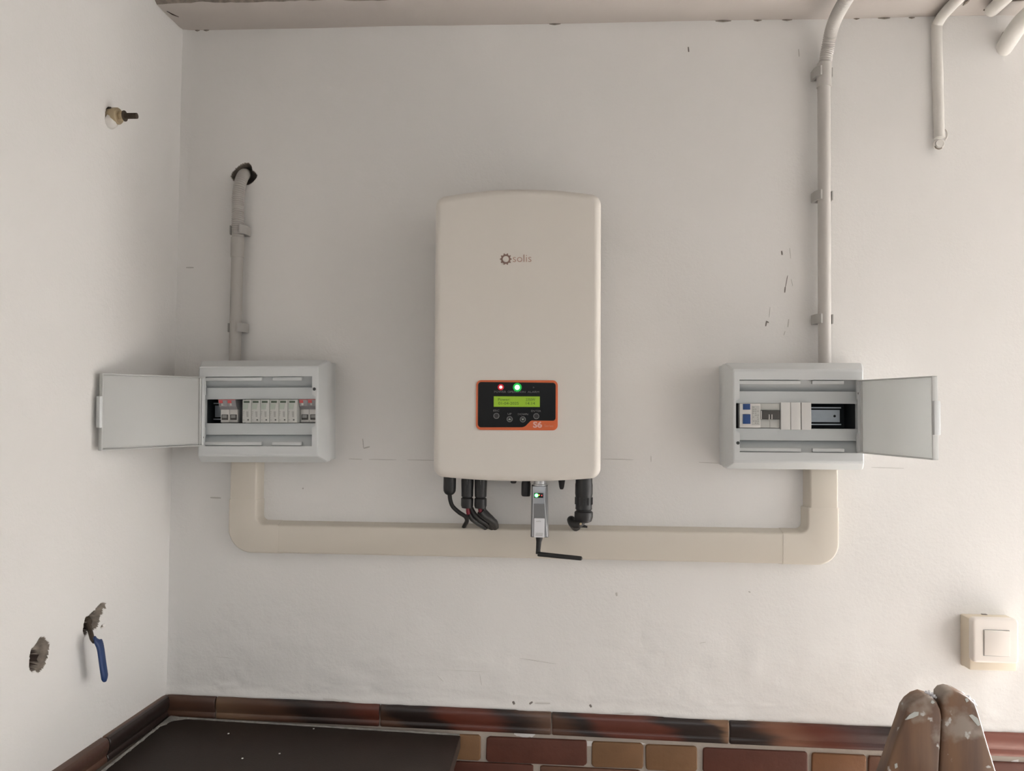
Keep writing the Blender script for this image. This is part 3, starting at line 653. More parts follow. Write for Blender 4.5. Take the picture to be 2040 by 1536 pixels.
# ------------------------------------------------------------------ distribution boxes
BW, BH = .265, .2075
def dist_box(name_loc, ry, hinge, label, door_w, door_a):
    t = empty('breaker_box', name_loc, ry); tag(t, label, 'breaker box')
    # back tray
    o_ = [(-BW/2+.0045, -BH/2+.003), (BW/2-.0045, -BH/2+.003), (BW/2-.0045, BH/2-.003), (-BW/2+.0045, BH/2-.003)]
    i_ = [(-BW/2+.0085, -BH/2+.007), (BW/2-.0085, -BH/2+.007), (BW/2-.0085, BH/2-.007), (-BW/2+.0085, BH/2-.007)]
    bm = NB(); holed(bm, o_, i_, -.001, -.050); link('base_tray', bm, M['box'], t)
    bm = NB(); box(bm, -BW/2+.0086, BW/2-.0086, -.004, -.001, -BH/2+.0071, BH/2-.0071); link('tray_back', bm, M['shade_in'], t)
    bm = NB(); holed(bm, [(x*.995, z*.995) for x, z in i_], [(x*.972, z*.972) for x, z in i_], -.004, -.082); link('shaded_lining', bm, M['shade_in'], t)  # dark lining that carries the tray's inner shade
    # cover: straight skirt, sloping sides, flat front with a notched opening
    n1, n2, ox, oz = .029, .033, .1100, .0695
    op = [(-ox, -oz), (ox, -oz), (ox, -n2), (ox+.007, -n1), (ox+.007, n1), (ox, n2), (ox, oz), (-ox, oz), (-ox, n2), (-ox-.007, n1), (-ox-.007, -n1), (-ox, -n2)]
    bm = NB(); fx, fz = BW/2-.0125, BH/2-.0165
    holed(bm, rrect(0, 0, 2*fx, 2*fz, .003, 3), op, -.094, -.100, back=False)
    bmesh.ops.delete(bm, geom=[f for f in bm.faces if abs(f.calc_center_median().y+.097) < .001 and (abs(abs(f.calc_center_median().x)-fx) < .002 or abs(abs(f.calc_center_median().z)-fz) < .002)], context='FACES')
    rings = []
    for (ww, hh, yy, rr) in ((fx, fz, -.100, .003), (fx+.0025, fz+.003, -.0985, .004), (BW/2-.001, BH/2-.0015, -.073, .006), (BW/2, BH/2, -.070, .006), (BW/2, BH/2, -.046, .006)):
        rings.append([bm.verts.new((x, yy, z)) for x, z in rrect(0, 0, 2*ww, 2*hh, rr, 3)])
    for a, b in zip(rings, rings[1:]):
        for k in range(len(a)): j = (k+1) % len(a); bm.faces.new((a[k], a[j], b[j], b[k]))
    bmesh.ops.remove_doubles(bm, verts=bm.verts, dist=2e-5)
    cov = link('cover', bm, M['box'], t, smooth=25)
    # lip strips with gaps along the top and bottom of the opening
    for s in (1, -1):
        for x0, x1 in ((-.110, .006), (.028, .087)):
            bm = NB(); box(bm, x0, x1, -.0968, -.090, s*.0682, s*.0612, .0006); link('lip_strip', bm, M['box'], cov, smooth=30)
    for sx, sz in ((.1145, .044), (-.1135, -.052)):
        link('screw_hole', disc(NB(), (sx, sz), .0032, -.098, -.1004, 14), M['hole'], cov)
    # inner fascia with gutters and the module slot
    bm = NB(); sl = rrect(0, 0, .2290, .0485, .0015, 2)
    holed(bm, [(-.1165, -.0470), (.1165, -.0470), (.1165, .0475), (-.1165, .0475)], sl, -.078, -.0885)
    link('fascia', bm, M['box_in'], t, smooth=30)
    bm = NB()
    for s in (1, -1):
        q = [(-.0740, .0445), (-.0770, .0490), (-.0850, .0600), (-.0915, .0720), (-.0885, .0730), (-.0720, .0490), (-.0700, .0445)]
        a = [bm.verts.new((-.1165, y, s*z)) for y, z in q]; b = [bm.verts.new((.1165, y, s*z)) for y, z in q]
        bm.faces.new(a); bm.faces.new(list(reversed(b)))
        for i in range(len(q)): bm.faces.new((a[i], a[(i+1) % len(q)], b[(i+1) % len(q)], b[i]))
    link('fascia_gutter', bm, M['box_in'], t, smooth=30)
    bm = NB()
    for s in (1, -1): link('side_cheek', box(NB(), s*.1165, s*.1195, -.096, -.074, -.072, .072), M['box_in'], t)
    # mounting rail
    bm = NB(); rx1 = .096
    box(bm, -.112, rx1, -.048, -.0465, -.0120, .0120); box(bm, -.112, rx1, -.055, -.0535, .0152, .0175); box(bm, -.112, rx1, -.055, -.0535, -.0175, -.0152)
    box(bm, -.10, .085, -.0466, -.003, -.006, .006)
    rl = link('mounting_rail', bm, M['rail'], t); link('rail_hole', disc(NB(), (rx1-.010, 0), .0025, -.047, -.0484, 12), M['hole'], rl)
    # hinged door, standing open
    hx = -.1115 if hinge < 0 else .1135
    d = empty('door', (hx, -.098, 0)); d.parent = t
    d.rotation_euler = (0, 0, R(-90-door_a) if False else 0)
    # local door frame: u runs from hinge to free edge, w is the room-side normal when shut
    a = R(door_a); ux = Vector((hinge*math.sin(a), -math.cos(a), 0)); inner = Vector((-hinge*math.cos(a), -math.sin(a), 0)) # normal of the inner face
    def dbox(u0, u1, w0, w1, z0, z1, bev=0):
        bm = NB(); box(bm, u0, u1, w0, w1, z0, z1, bev)
        for v in bm.verts: u, w_, z = v.co; v.co = ux*u+inner*w_+Vector((0, 0, z))
        return bm
    hz = .0690
    link('door_panel', dbox(.004, door_w, -.0022, 0, -hz, hz, .0006), M['door'], d, smooth=30)
    for nm, q in (('door_rim', (.004, door_w, -.0005, .006, hz-.0022, hz)), ('door_rim', (.004, door_w, -.0005, .006, -hz, -hz+.0022)), ('door_rim', (door_w-.0022, door_w, -.0005, .0085, -hz, hz)), ('door_rim', (.010, .012, -.0005, .003, -hz, hz))):
        link(nm, dbox(*q, .0005), M['door'], d, smooth=30)
    link('door_latch', dbox(door_w-.001, door_w+.0045, -.003, .0085, -.028, .028, .0008), M['box'], d, smooth=30)
    link('hinge_strip', dbox(-.002, .006, -.004, .0015, -hz, hz, .0012), M['box'], d, smooth=30)
    return t
LBC, RBC = (-.6018, 0, 1.5352), (.4546, 0, 1.5403)
lb = dist_box(LBC, R(-.9), -1, 'left white breaker box with open door, holding green-marked modules', .210, 30)
rb_ = dist_box(RBC, R(-.5), 1, 'right white breaker box with open door, half of its slot empty', .208, 13.5)

def seat(t, boxloc, ry, dx, dz):
    """place a module so that its centre sits at dx,dz of the box's slot"""
    c, s = math.cos(ry), math.sin(ry)
    t.location = (boxloc[0]+dx*c+dz*s, 0, boxloc[2]-dx*s+dz*c); t.rotation_euler = (0, ry, 0)
def two_pole(dx, label):
    t = empty('circuit_breaker', (0, 0, 0)); tag(t, label, 'circuit breaker', 'breakers of the left box')
    w = .0360; bm = NB(); box(bm, -w/2, w/2, -.070, -.052, -.040, .040); link('body', bm, M['mod_clear'], t)
    bm = NB()
    for s in (-1, 1): box(bm, s*.009-.0087, s*.009+.0087, -.0775, -.060, -.0225, .0040, .0006)
    link('front_block', bm, M['mod_white'], t, smooth=30)
    bm = NB()
    for s in (-1, 1):
        q = [(-.060, .0035), (-.0780, .0035), (-.0855, .0100), (-.0900, .0240), (-.060, .0240)]
        a = [bm.verts.new((s*.009-.0088, y, z)) for y, z in q]; b = [bm.verts.new((s*.009+.0088, y, z)) for y, z in q]
        bm.faces.new(a); bm.faces.new(list(reversed(b)))
        for i in range(5): bm.faces.new((a[i], a[(i+1) % 5], b[(i+1) % 5], b[i]))
    link('lever_block', bm, M['mod_clear'], t)
    for s in (-1, 1):
        rk = link('rocker', box(NB(), s*.009-.0068, s*.009+.0068, -.0785, -.070, -.0175, -.0065, .0006), M['toggle'], t)
        link('rocker_face', box(NB(), s*.009-.0050, s*.009+.0045, -.0792, -.078, -.0135, -.0075, .0004), M['print_mid'], rk)
        link('red_mark', box(NB(), s*.009-.0078, s*.009+.000, -.0893, -.086, .0165, .0222, .0004), M['mod_red'], t)
        link('white_mark', box(NB(), s*.009-.004, s*.009+.0005, -.0875, -.084, .0115, .0165, .0004), M['mod'], t)
    link('red_line', box(NB(), -.0175, .0175, -.0905, -.088, .0226, .0236), M['mod_red'], t)
    seat(t, LBC, R(-.9), dx, 0)
LX = lambda px: (px-484)*.001028-.6351-LBC[0]
two_pole(-.0685, 'two-pole breaker left of the surge protectors, between dark gaps')
two_pole(.0970, 'two-pole breaker at the right end of the slot in the left box')
def surge(dx, label):
    t = empty('surge_protector', (0, 0, 0)); tag(t, label, 'surge protector', 'surge protectors of the left box')
    P_ = .01855; link('body', box(NB(), -P_*1.5+.0001, P_*1.5-.0001, -.080, -.052, -.0425, .0425), M['mod'], t)
    for k in range(3):
        x = (k-1)*P_; c = link('cartridge', box(NB(), x-P_/2+.00025, x+P_/2-.00025, -.0975, -.070, -.0228, .0232, .0008), M['mod'], t, smooth=30)
        link('green_bar', box(NB(), x-.0062, x+.0055, -.0980, -.0965, .0168, .0206), M['mod_green'], c)
        bm = NB(); plate(bm, [(x-.0075, .0150), (x+.0035, .0150), (x+.0015, .0040), (x-.0075, .0040)], -.0965, -.0979); link('tinted_label', bm, M['mod_pale_green'], c)
        bm = NB()
        for j in range(4): box(bm, x-.0010+.0003*j, x+.0033, -.0979, -.0965, -.0025-.0028*j, -.0007-.0028*j)
        for j in range(3): box(bm, x-.0080, x-.0050-.0008*j, -.0979, -.0965, -.0015-.0032*j, -.0005-.0032*j)
        link('printed_marks', bm, M['print_mid'], c)
        link('status_dot', disc(NB(), (x+.0030, -.0172), .0017, -.0965, -.0980, 10), M['print_dark'], c)
        text('lettering', 'PV', x-.0078, -.0185, -.0976, .0022, M['print_mid'], c)
    seat(t, LBC, R(-.9), dx, 0)
surge(LX(484)+.0280, 'three-pole surge protector, left of the pair with green bars')
surge(LX(484)+.0840, 'three-pole surge protector, right of the pair with green bars')

# right box: residual-current breaker and blanking plates
RXf = lambda px: .3467+(px-1474)*.000952-RBC[0]
t = empty('residual_current_breaker', (0, 0, 0)); tag(t, 'white breaker with two blue buttons and dark twin toggle', 'circuit breaker')
x0, x1, x2 = RXf(1474), RXf(1515), RXf(1554.5)
link('body', box(NB(), x0, x2, -.080, -.050, -.043, .043), M['mod_clear'], t)
link('test_block', box(NB(), x0+.0002, x1, -.0925, -.070, -.0228, .0238, .0006), M['mod_white'], t, smooth=30)
link('pole_block', box(NB(), x1+.0003, x2, -.0880, -.070, -.0228, -.0065, .0006), M['mod'], t, smooth=30)
link('pole_block', box(NB(), x1+.0003, x2, -.0900, -.070, .0110, .0238, .0006), M['mod'], t, smooth=30)
link('label_plate', box(NB(), x1-.0125-.0035, x1-.0012, -.0931, -.092, -.0180, .0195, .0003), M['mod'], t)
bx0, bx1 = RXf(1480), RXf(1494.5)
link('blue_button', box(NB(), bx0, bx1, -.0945, -.0915, .0120, .0232, .0007), M['mod_blue'], t, smooth=30)
link('blue_button', box(NB(), bx0-.0003, bx1+.0003, -.0945, -.0915, -.0155, .0032, .0007), M['mod_blue'], t, smooth=30)
bm = NB()
rg = random.Random(5)
for j in range(9):
    z = .0165-j*.0038
    for i in range(3):
        if rg.random() < .75: xx = x1-.0148+.0042*i; box(bm, xx, xx+.0020+.0016*rg.random(), -.0935, -.0929, z-.0006, z+.0008)
link('printed_marks', bm, M['print_mid'], t)
tg = link('toggle', box(NB(), x1+.0030, x2-.0018, -.0935, -.076, -.0060, .0105, .0010), M['toggle'], t, smooth=30)
xm = (x1+x2)/2+.0003
for dx in (-.0030, .0022): link('toggle_rib', box(NB(), xm+dx-.0007, xm+dx+.0007, -.0945, -.088, -.0068, .0030), M['mod_white'], t)
link('toggle_rib', box(NB(), x1+.0012, x1+.0026, -.0925, -.088, -.0062, .0100), M['mod_white'], t)
link('pole_gap', box(NB(), xm-.0004, xm+.0002, -.0884, -.086, -.0225, -.0075), M['print_mid'], t)
seat(t, RBC, R(-.5), 0, 0)
for k, (pa, pb, lab) in enumerate(((1555, 1574.2, 'blank module plate touching the breaker with blue buttons'), (1574.8, 1594.6, 'blank module plate in the middle of the three'), (1595.8, 1615.5, 'blank module plate next to the empty slot with the rail'))):
    xa_, xb_ = RXf(pa), RXf(pb); cx = (xa_+xb_)/2
    t = link('blanking_plate', box(NB(), xa_-cx+.0002, xb_-cx-.0002, -.0940, -.083, -.0262, .0262, .0008), M['blank'], smooth=30)
    tag(t, lab, 'blanking plate', 'blanking plates in the right box'); seat(t, RBC, R(-.5), cx, 0)

# ------------------------------------------------------------------ inverter
IX, IZ = -.0823, 1.6865; th = R(-.5)
inv = empty('solar_inverter', (IX, 0, IZ), th); tag(inv, 'large cream wall-mounted solar inverter with orange-framed display', 'inverter')
HW = .1575
def inv_outline(d, n=14):
    r = .020-d*.8; hw = HW-d; zt_, zb2 = .2635, -.2675; sg = .0148
    fz = lambda x, s: (zt_-d+sg*(1-(x/hw)**2)) if s > 0 else (zb2+d-sg*.55*(1-(x/hw)**2))
    zc_t, zc_b = fz(hw-r, 1)-r, fz(hw-r, -1)+r
    sl = math.degrees(math.atan(2*sg*(hw-r)/hw**2)); sl2 = sl*.55
    P = []
    P += [(hw-r+r*math.cos(R(a)), zc_t+r*math.sin(R(a))) for a in np.linspace(0, 90-sl, 8)]
    P += [(x, fz(x, 1)) for x in np.linspace(hw-r-.008, -(hw-r-.008), 25)]
    P += [(-(hw-r)+r*math.cos(R(a)), zc_t+r*math.sin(R(a))) for a in np.linspace(90+sl, 180, 8)]
    P += [(-(hw-r)+r*math.cos(R(a)), zc_b+r*math.sin(R(a))) for a in np.linspace(180, 270-sl2, 8)]
    P += [(x, fz(x, -1)) for x in np.linspace(-(hw-r-.008), hw-r-.008, 25)]
    P += [(hw-r+r*math.cos(R(a)), zc_b+r*math.sin(R(a))) for a in np.linspace(270+sl2, 360, 8)]
    return P
bm = NB(); rings = []
for d, y in [(.004, -.040), (.0, -.046), (0, -.148)]+[(.014*(1-math.cos(R(a))), -.148-.014*math.sin(R(a))) for a in (12, 24, 36, 48, 60, 72, 82, 90)]:
    rings.append([bm.verts.new((x, y, z)) for x, z in inv_outline(d)])
for a, b in zip(rings, rings[1:]):
    for k in range(len(a)): j = (k+1) % len(a); bm.faces.new((a[k], a[j], b[j], b[k]))
bm.faces.new(rings[-1]); 
link('front_cover', bm, M['inv'], inv, smooth=40)
YF = -.162
hs = link('heat_sink', box(NB(), -.135, .135, -.042, -.012, -.215, .225, .006), M['inv_back'], inv, smooth=30)
bm = NB()
for k in range(15): box(bm, -.126+k*.0174, -.123+k*.0174, -.014, -.002, -.20, .21)
link('cooling_fin', bm, M['inv_back'], hs); bm = None
link('bottom_plate', box(NB(), -.150, .150, -.135, -.042, -.262, -.245, .003), M['inv_back'], inv, smooth=30)
link('wall_bracket', box(NB(), -.10, .10, -.014, .001, .10, .20, .001), M['bolt'], inv)
# display
dx0, dx1 = -0.1595-IX, -0.0062-IX; dz0, dz1 = 1.5073-IZ, 1.6007-IZ
dcx, dcz, dw, dh = (dx0+dx1)/2+.0010, (dz0+dz1)/2, dx1-dx0, dz1-dz0
fr = link('display_frame', plate(NB(), rrect(dcx, dcz, dw, dh, .0095, 6), YF+.001, YF-.0022, .0006, 1), M['orange'], inv, smooth=30)
k_ = dw/1660.0      # crop pixels of the display -> metres
DX = lambda u: dcx-dw/2+(u-155)*k_
DZ = lambda v: dcz+dh/2-(v-183)*k_*(dh/dw)/(1015/1660.)
r = .007
poly = arc(DX(260), DZ(285), r*.85, 90, 180, 5)+arc(DX(260), DZ(1080), r*.85, 180, 270, 5)
poly += [(DX(1090), DZ(1138)), (DX(1130), DZ(1130)), (DX(1165), DZ(1112)), (DX(1235), DZ(1042)), (DX(1262), DZ(1015)), (DX(1295), DZ(1000))]
poly += arc(DX(1715), DZ(945), r*.75, 270, 360, 5)+arc(DX(1715), DZ(290), r*.75, 0, 90, 5)
pn = link('display_panel', plate(NB(), poly, YF-.001, YF-.0030, .0002, 1), M['black_gloss'], fr)
YP = YF-.0030
sc = link('lcd_screen', box(NB(), DX(518), DX(1452), YP-.0006, YP+.001, DZ(725), DZ(512)), M['lcd'], fr)
YL = YP-.0007
hh = (DZ(512)-DZ(725))*.26
text('lcd_text', 'Power:', DX(608), DZ(602), YL, hh, M['lcd_ink'], sc, width=DX(850)-DX(608))
text('lcd_text', '2350W', DX(1170), DZ(602), YL, hh, M['lcd_ink'], sc, width=DX(1360)-DX(1170))
text('lcd_text', '01-04-2025', DX(612), DZ(680), YL, hh, M['lcd_ink'], sc, width=DX(1025)-DX(612))
text('lcd_text', '14:14', DX(1170), DZ(680), YL, hh, M['lcd_ink'], sc, width=DX(1355)-DX(1170))
def led(u, v, r1, r2, m1, m2):
    if m2: link('led_glow', disc(NB(), (DX(u), DZ(v)), r2, YP+.001, YP-.0006, 20), M[m2], fr)  # halo of the lit LED as a coloured disc
    link('led', disc(NB(), (DX(u), DZ(v)), r1, YP+.001, YP-.0011, 20), M[m1], fr)
led(660, 325, .0026, .0058, 'led_red', 'led_red_halo'); led(995, 328, .0043, .0082, 'led_green', 'led_green_halo'); led(1325, 328, .0014, 0, 'led_off', None)
for s, u0, u1 in (('POWER', 525, 768), ('OPERATION', 800, 1160), ('ALARM', 1205, 1437)):
    text('lettering', s, DX(u0), DZ(440), YP-.0001, .0038, M['print_grey'], fr, width=DX(u1)-DX(u0))
for s, u0, u1, v in (('ESC', 510, 630, 822), ('UP', 800, 882, 888), ('DOWN', 1010, 1215, 892), ('ENTER', 1278, 1478, 826)):
    text('lettering', s, DX(u0), DZ(v), YP-.0001, .0036, M['print_grey'], fr, width=DX(u1)-DX(u0))
for u, v, ar in ((573, 910, 0), (843, 975, 1), (1110, 978, -1), (1382, 912, 0)):
    bt = link('button', disc(NB(), (DX(u), DZ(v)), .0042, YP+.001, YP-.0008, 20), M['black'], fr)
    link('button_ring', ring(NB(), (DX(u), DZ(v)), .0043, .0056, YP+.001, YP-.0009), M['print_grey'], fr)
    if ar: link('button_arrow', plate(NB(), [(DX(u)-.0026, DZ(v)-ar*.0012), (DX(u)+.0026, DZ(v)-ar*.0012), (DX(u), DZ(v)+ar*.0016)], YP, YP-.0012), M['mod_pale_green'], bt)
text('lettering', 'S6', DX(1315), DZ(1140), YF-.0024, .0105, M['print_pale'], fr, width=DX(1500)-DX(1315), bold=.0006)
text('lettering', 'Series', DX(1545), DZ(1130), YF-.0024, .0046, M['print_pink'], fr, width=DX(1728)-DX(1545))
# logo
lx, lz = -0.1048-IX+.0009, 1.8294-IZ
bm = NB(); outer = []
for k in range(80):
    a = 2*PI*k/80; rr = .0090+(.0022 if (k % 8) in (0, 1, 7) else 0); outer.append((lx+rr*math.cos(a), lz+rr*math.sin(a)))
holed(bm, outer, [(lx+.0059*math.cos(2*PI*k/30), lz+.0059*math.sin(2*PI*k/30)) for k in range(30)], YF+.0002, YF-.0004)
link('sun_gear_emblem', bm, M['logo'], inv)
text('logo_lettering', 'solis', -0.0915-IX+.0009, 1.8238-IZ, YF-.0002, .0145, M['logo2'], inv, width=-0.0564--0.0915, bold=-.0002)

# ------------------------------------------------------------------ connectors and cables under the inverter
def lathe_v(bm, c, prof, n=20):
    """prof: (radius, z) downwards around a vertical axis through c"""
    return tube(bm, [Vector((c[0], c[1], z)) for r_, z in prof], [r_ for r_, z in prof], n)
def gland(name, c, prof, parent, m='black'):
    return link(name, lathe_v(NB(), c, prof), M[m], parent, smooth=35)
zt0 = 1.437
# first: cable with a smooth rubber boot, farthest left
y0 = -.085
c = (-0.2160, y0, 0); z0 = 1.3769
t = empty('cable', (c[0], y0, zt0)); tag(t, 'thin black cable curving from the leftmost plug into the trunking', 'cable'); o = Vector(t.location)
g = gland('plug_boot', (0, 0), [(.0126, 0), (.0126, z0+.012-zt0), (.0122, z0+.006-zt0), (.0095, z0+.001-zt0), (.0050, z0-.002-zt0)], t)
link('cord', tube(NB(), smooth_path([Vector((c[0], y0, z0))-o, Vector((-0.2149, -0.0820, 1.3647))-o, Vector((-0.2102, -0.0780, 1.3514))-o, Vector((-0.1983, -0.0680, 1.3384))-o, Vector((-0.1876, -0.0550, 1.3288))-o, Vector((-0.1860, -0.0420, 1.3179))-o, Vector((-0.1927, -0.0280, 1.3055))-o, Vector((-0.1974, -0.0140, 1.2949))-o], 8), .0042, 12), M['rubber'], t, smooth=60)
# two string plugs
for nm, cx_, label in (('a', -0.1807, 'black string plug, left of the twin pair with red leads'), ('b', -0.1543, 'black string plug, right of the twin pair with red leads')):
    z1, z2 = 1.3709, 1.3502
    t = empty('string_plug', (cx_, -.085, zt0)); tag(t, label, 'cable', 'string plugs under the inverter'); o = Vector(t.location)
    gland('plug_body', (0, 0), [(.0120, 0), (.0120, 1.408-zt0), (.0125, 1.404-zt0), (.0118, 1.385-zt0), (.0116, z1+.002-zt0), (.0098, z1+.001-zt0), (.0098, z1-.0005-zt0)], t)
    gland('plug_nut', (0, 0), [(.0100, z1-zt0), (.0122, z1-.002-zt0), (.0122, z2+.005-zt0), (.0105, z2-zt0), (.006, z2-zt0)], t)
    for j in (0, 1): text('lettering', '+ - + -' if j else 'PV PV', -.006+j*.0062, .0, 0, .0016, M['print_mid'], t).rotation_euler = (0, R(90), 0)
    for ch in t.children:
        if ch.name.startswith('lettering'): ch.location = (0, -.0128, 1.403-zt0)
    if nm == 'a': W = [('red', [(-0.1793, -0.0850, 1.3520), (-0.1783, -0.0830, 1.3399), (-0.1721, -0.0750, 1.3280), (-0.1636, -0.0600, 1.3180), (-0.1549, -0.0450, 1.3099), (-0.1485, -0.0250, 1.3019)]), ('blk', [(-0.1759, -0.0800, 1.3534), (-0.1689, -0.0780, 1.3394), (-0.1598, -0.0680, 1.3273), (-0.1482, -0.0520, 1.3172), (-0.1414, -0.0360, 1.3089), (-0.1386, -0.0200, 1.3003)])]
    else: W = [('red', [(-0.1544, -0.0850, 1.3525), (-0.1540, -0.0880, 1.3450), (-0.1475, -0.0820, 1.3365), (-0.1377, -0.0680, 1.3268), (-0.1301, -0.0500, 1.3173), (-0.1300, -0.0250, 1.3044)]), ('blk', [(-0.1519, -0.0800, 1.3539), (-0.1498, -0.0800, 1.3440), (-0.1406, -0.0700, 1.3320), (-0.1337, -0.0550, 1.3210), (-0.1362, -0.0250, 1.3042)])]
    for kind, path in W:
        P = smooth_path([Vector(p)-o for p in path], 8)
        n0 = 9 if kind == 'red' else 0
        if n0: link('red_lead', tube(NB(), P[:n0+2], .0040, 12), M['red_wire'], t, smooth=60)
        link('black_sleeve', tube(NB(), P[n0:], .0052 if nm == 'a' else .0078, 12), M['rubber'], t, smooth=60)
# grid plug on the right
cx_ = 0.0487; t = empty('grid_plug', (cx_, -.085, zt0)); tag(t, 'thick black ribbed plug hanging at the right under the inverter', 'cable'); o = Vector(t.location)
z1, z2 = 1.3500, 1.3275
gland('plug_body', (0, 0), [(.0165, 0), (.0165, 1.405-zt0), (.0172, 1.400-zt0), (.0172, 1.383-zt0), (.0164, 1.378-zt0), (.0160, z1+.008-zt0), (.0164, z1+.003-zt0), (.0145, z1+.001-zt0), (.0145, z1-.001-zt0)], t)
bm = NB()
for k in range(12):
    a = 2*PI*k/12; bb = NB(); 
    box(bm, .0163*math.cos(a)-.0012, .0163*math.cos(a)+.0012, .0163*math.sin(a)-.0012, .0163*math.sin(a)+.0012, z1+.012-zt0, 1.376-zt0)
    bb.free()
link('grip_rib', bm, M['black'], t)
gland('plug_nut', (0, 0), [(.0146, z1-zt0), (.0180, z1-.003-zt0), (.0180, z2+.010-zt0), (.0155, z2+.002-zt0), (.009, z2-.001-zt0)], t)
link('cable_loop', tube(NB(), smooth_path([Vector((0.0462, -0.0850, 1.3314))-o, Vector((0.0383, -0.0880, 1.3238))-o, Vector((0.0286, -0.0840, 1.3240))-o, Vector((0.0249, -0.0700, 1.3287))-o, Vector((0.0283, -0.0500, 1.3189))-o, Vector((0.0360, -0.0220, 1.3057))-o], 8), [.0085]*41, 14), M['rubber'], t, smooth=60)
link('tie_end', tube(NB(), [Vector((0.0445, -0.0800, 1.3198))-o, Vector((0.0562, -0.0820, 1.3174))-o], [.004, .0018], 8), M['rubber'], t, smooth=60)
link('copper_tip', tube(NB(), [Vector((0.0421, -0.0940, 1.3258))-o, Vector((0.0429, -0.0980, 1.3254))-o], .0022, 8), M['brass'], t, smooth=60)
# spare port caps
for px, nm, prof, lab in ((-0.0653, 'port_cap', [(.0085, 0), (.0085, -.036), (.0092, -.038), (.0092, -.060), (.0080, -.063)], 'black cap on the port just left of the silver data stick'),
                      (0.0052, 'port_cap', [(.0070, 0), (.0070, -.030), (.0048, -.044), (.003, -.048)], 'small tapered black cap on the port right of the data stick'),
                      (-0.0905, 'port_cap', [(.0060, 0), (.0060, -.036), (.0045, -.038)], 'barely visible black cap left of the wide port cap')):
    t = gland(nm, (0, 0), prof, None); t.location = (px, -.070, zt0); tag(t, lab, 'cap', 'port caps under the inverter')

# ------------------------------------------------------------------ data stick with aerial
yD = -.098
sx = -0.0371; t = empty('data_stick', (sx, -.085, 1.41)); tag(t, 'silver plug-in data stick with lit green light and black aerial', 'data stick'); o = Vector(t.location)
def q(px, py, y): return Vector((0, 0, 0))
zz0, zz1 = 1.3978-o.z, 1.2967-o.z
wL, wR = -0.0542-sx, -0.0191-sx
bm = NB(); plate(bm, [(wL+.0005, zz0), (wL, zz1+.001), (wL+.001, zz1), (wR-.001, zz1), (wR, zz1+.001), (wR-.003, zz0)], .008, -.009, .003, 2); link('body', bm, M['silver_dark'], t, smooth=35)
f0l, f0r, f1l, f1r = -0.0513-sx, -0.0254-sx, -0.0516-sx, -0.0209-sx
bm = NB(); plate(bm, [(f0l, zz0-.001), (f0l+.001, zz0-.030), (f1l, zz1+.002), (f1r, zz1+.002), (f0r-.001, zz0-.030), (f0r, zz0-.001)], -.007, -.0125, .0012, 2); fp = link('front_shell', bm, M['silver'], t, smooth=25)
bm = NB(); plate(bm, [(f0l+.0022, zz0-.035), (f1l+.0035, zz1+.004), (f1r-.0045, zz1+.004), (f0r-.0028, zz0-.035)], -.0118, -.0129, .0003, 1); link('recessed_panel', bm, M['silver_dark'], t)
for s_, pa, pb in ((0, f0l, f1l), (1, f0r, f1r)):
    sg_ = -1 if s_ else 1
    bm = NB(); plate(bm, [(pa+sg_*.0006, zz0-.002), (pa+sg_*.0014, zz0-.030), (pb+sg_*.0005, zz1+.003), (pb+sg_*.0022, zz1+.003), (pa+sg_*.0026, zz0-.030), (pa+sg_*.0018, zz0-.002)][::sg_], -.0118, -.0132, .0002, 1); link('bright_edge', bm, M['silver_light'], t)
lw0, lw1 = -0.0482-sx, -0.0304-sx; lz0, lz1 = 1.3744-o.z, 1.3838-o.z
lwn = link('light_window', box(NB(), lw0, lw1, -.0135, -.011, lz0, lz1, .0006), M['black_gloss'], t, smooth=30)
zm = (lz0+lz1)/2
link('led_glow', disc(NB(), (lw0+.0046, zm), .0046, -.012, -.0137, 16), M['led_green_halo'], lwn); link('led', disc(NB(), (lw0+.0046, zm), .0034, -.012, -.0139, 16), M['led_green_small'], lwn)  # wider disc paints the green glow round the light
link('led', disc(NB(), (lw0+.0098, zm+.0006), .0012, -.012, -.0139, 12), M['led_amber'], lwn); link('led', disc(NB(), (lw0+.0148, zm), .0012, -.012, -.0139, 12), M['led_red_dim'], lwn); 
la0, la1, lb0, lb1 = -0.0474-sx, -0.0270-sx, 1.2977-o.z, 1.3346-o.z
st = link('sticker', plate(NB(), rrect((la0+la1)/2, (lb0+lb1)/2, la1-la0, lb1-lb0, .0012, 3), -.012, -.0134), M['sticker'], t)
text('lettering', 'solis', la0+.004, lb1-.0066, -.0135, .0028, M['print_mid'], st, width=.0090)
bm = NB()
for j in range(3): box(bm, la0+.003, la1-.004+.0005*j, -.0137, -.0133, lb0+.0030+.0022*j, lb0+.0038+.0022*j)
link('printed_marks', bm, M['print_mid'], st)
cn = lathe_v(NB(), (0, .0), [(.0125, .028), (.0125, zz0+.003), (.0140, zz0+.002), (.0140, zz0-.0005)], 18); link('connector_nut', cn, M['silver_light'], t, smooth=35)
zA = 1.2667-o.z
ae = link('aerial_base', tube(NB(), [Vector((-.0005, 0, zz1+.002)), Vector((-.0005, 0, zz1-.003)), Vector((-.0012, 0, zz1-.010)), Vector((-.0022, 0, zA+.004)), Vector((-.0022, 0, zA-.003))], [.0070, .0068, .0052, .0046, .0050], 14), M['rubber'], t, smooth=40)
p0 = Vector((-0.0373, -0.0900, 1.2638))-o; p1 = Vector((0.0449, -0.0900, 1.2576))-o
link('aerial_rod', tube(NB(), [p0-(p1-p0).normalized()*.003, p0, p0+(p1-p0)*.96, p1, p1+(p1-p0).normalized()*.002], [.0038, .0046, .0042, .0040, .0020], 14), M['rubber'], t, smooth=40)

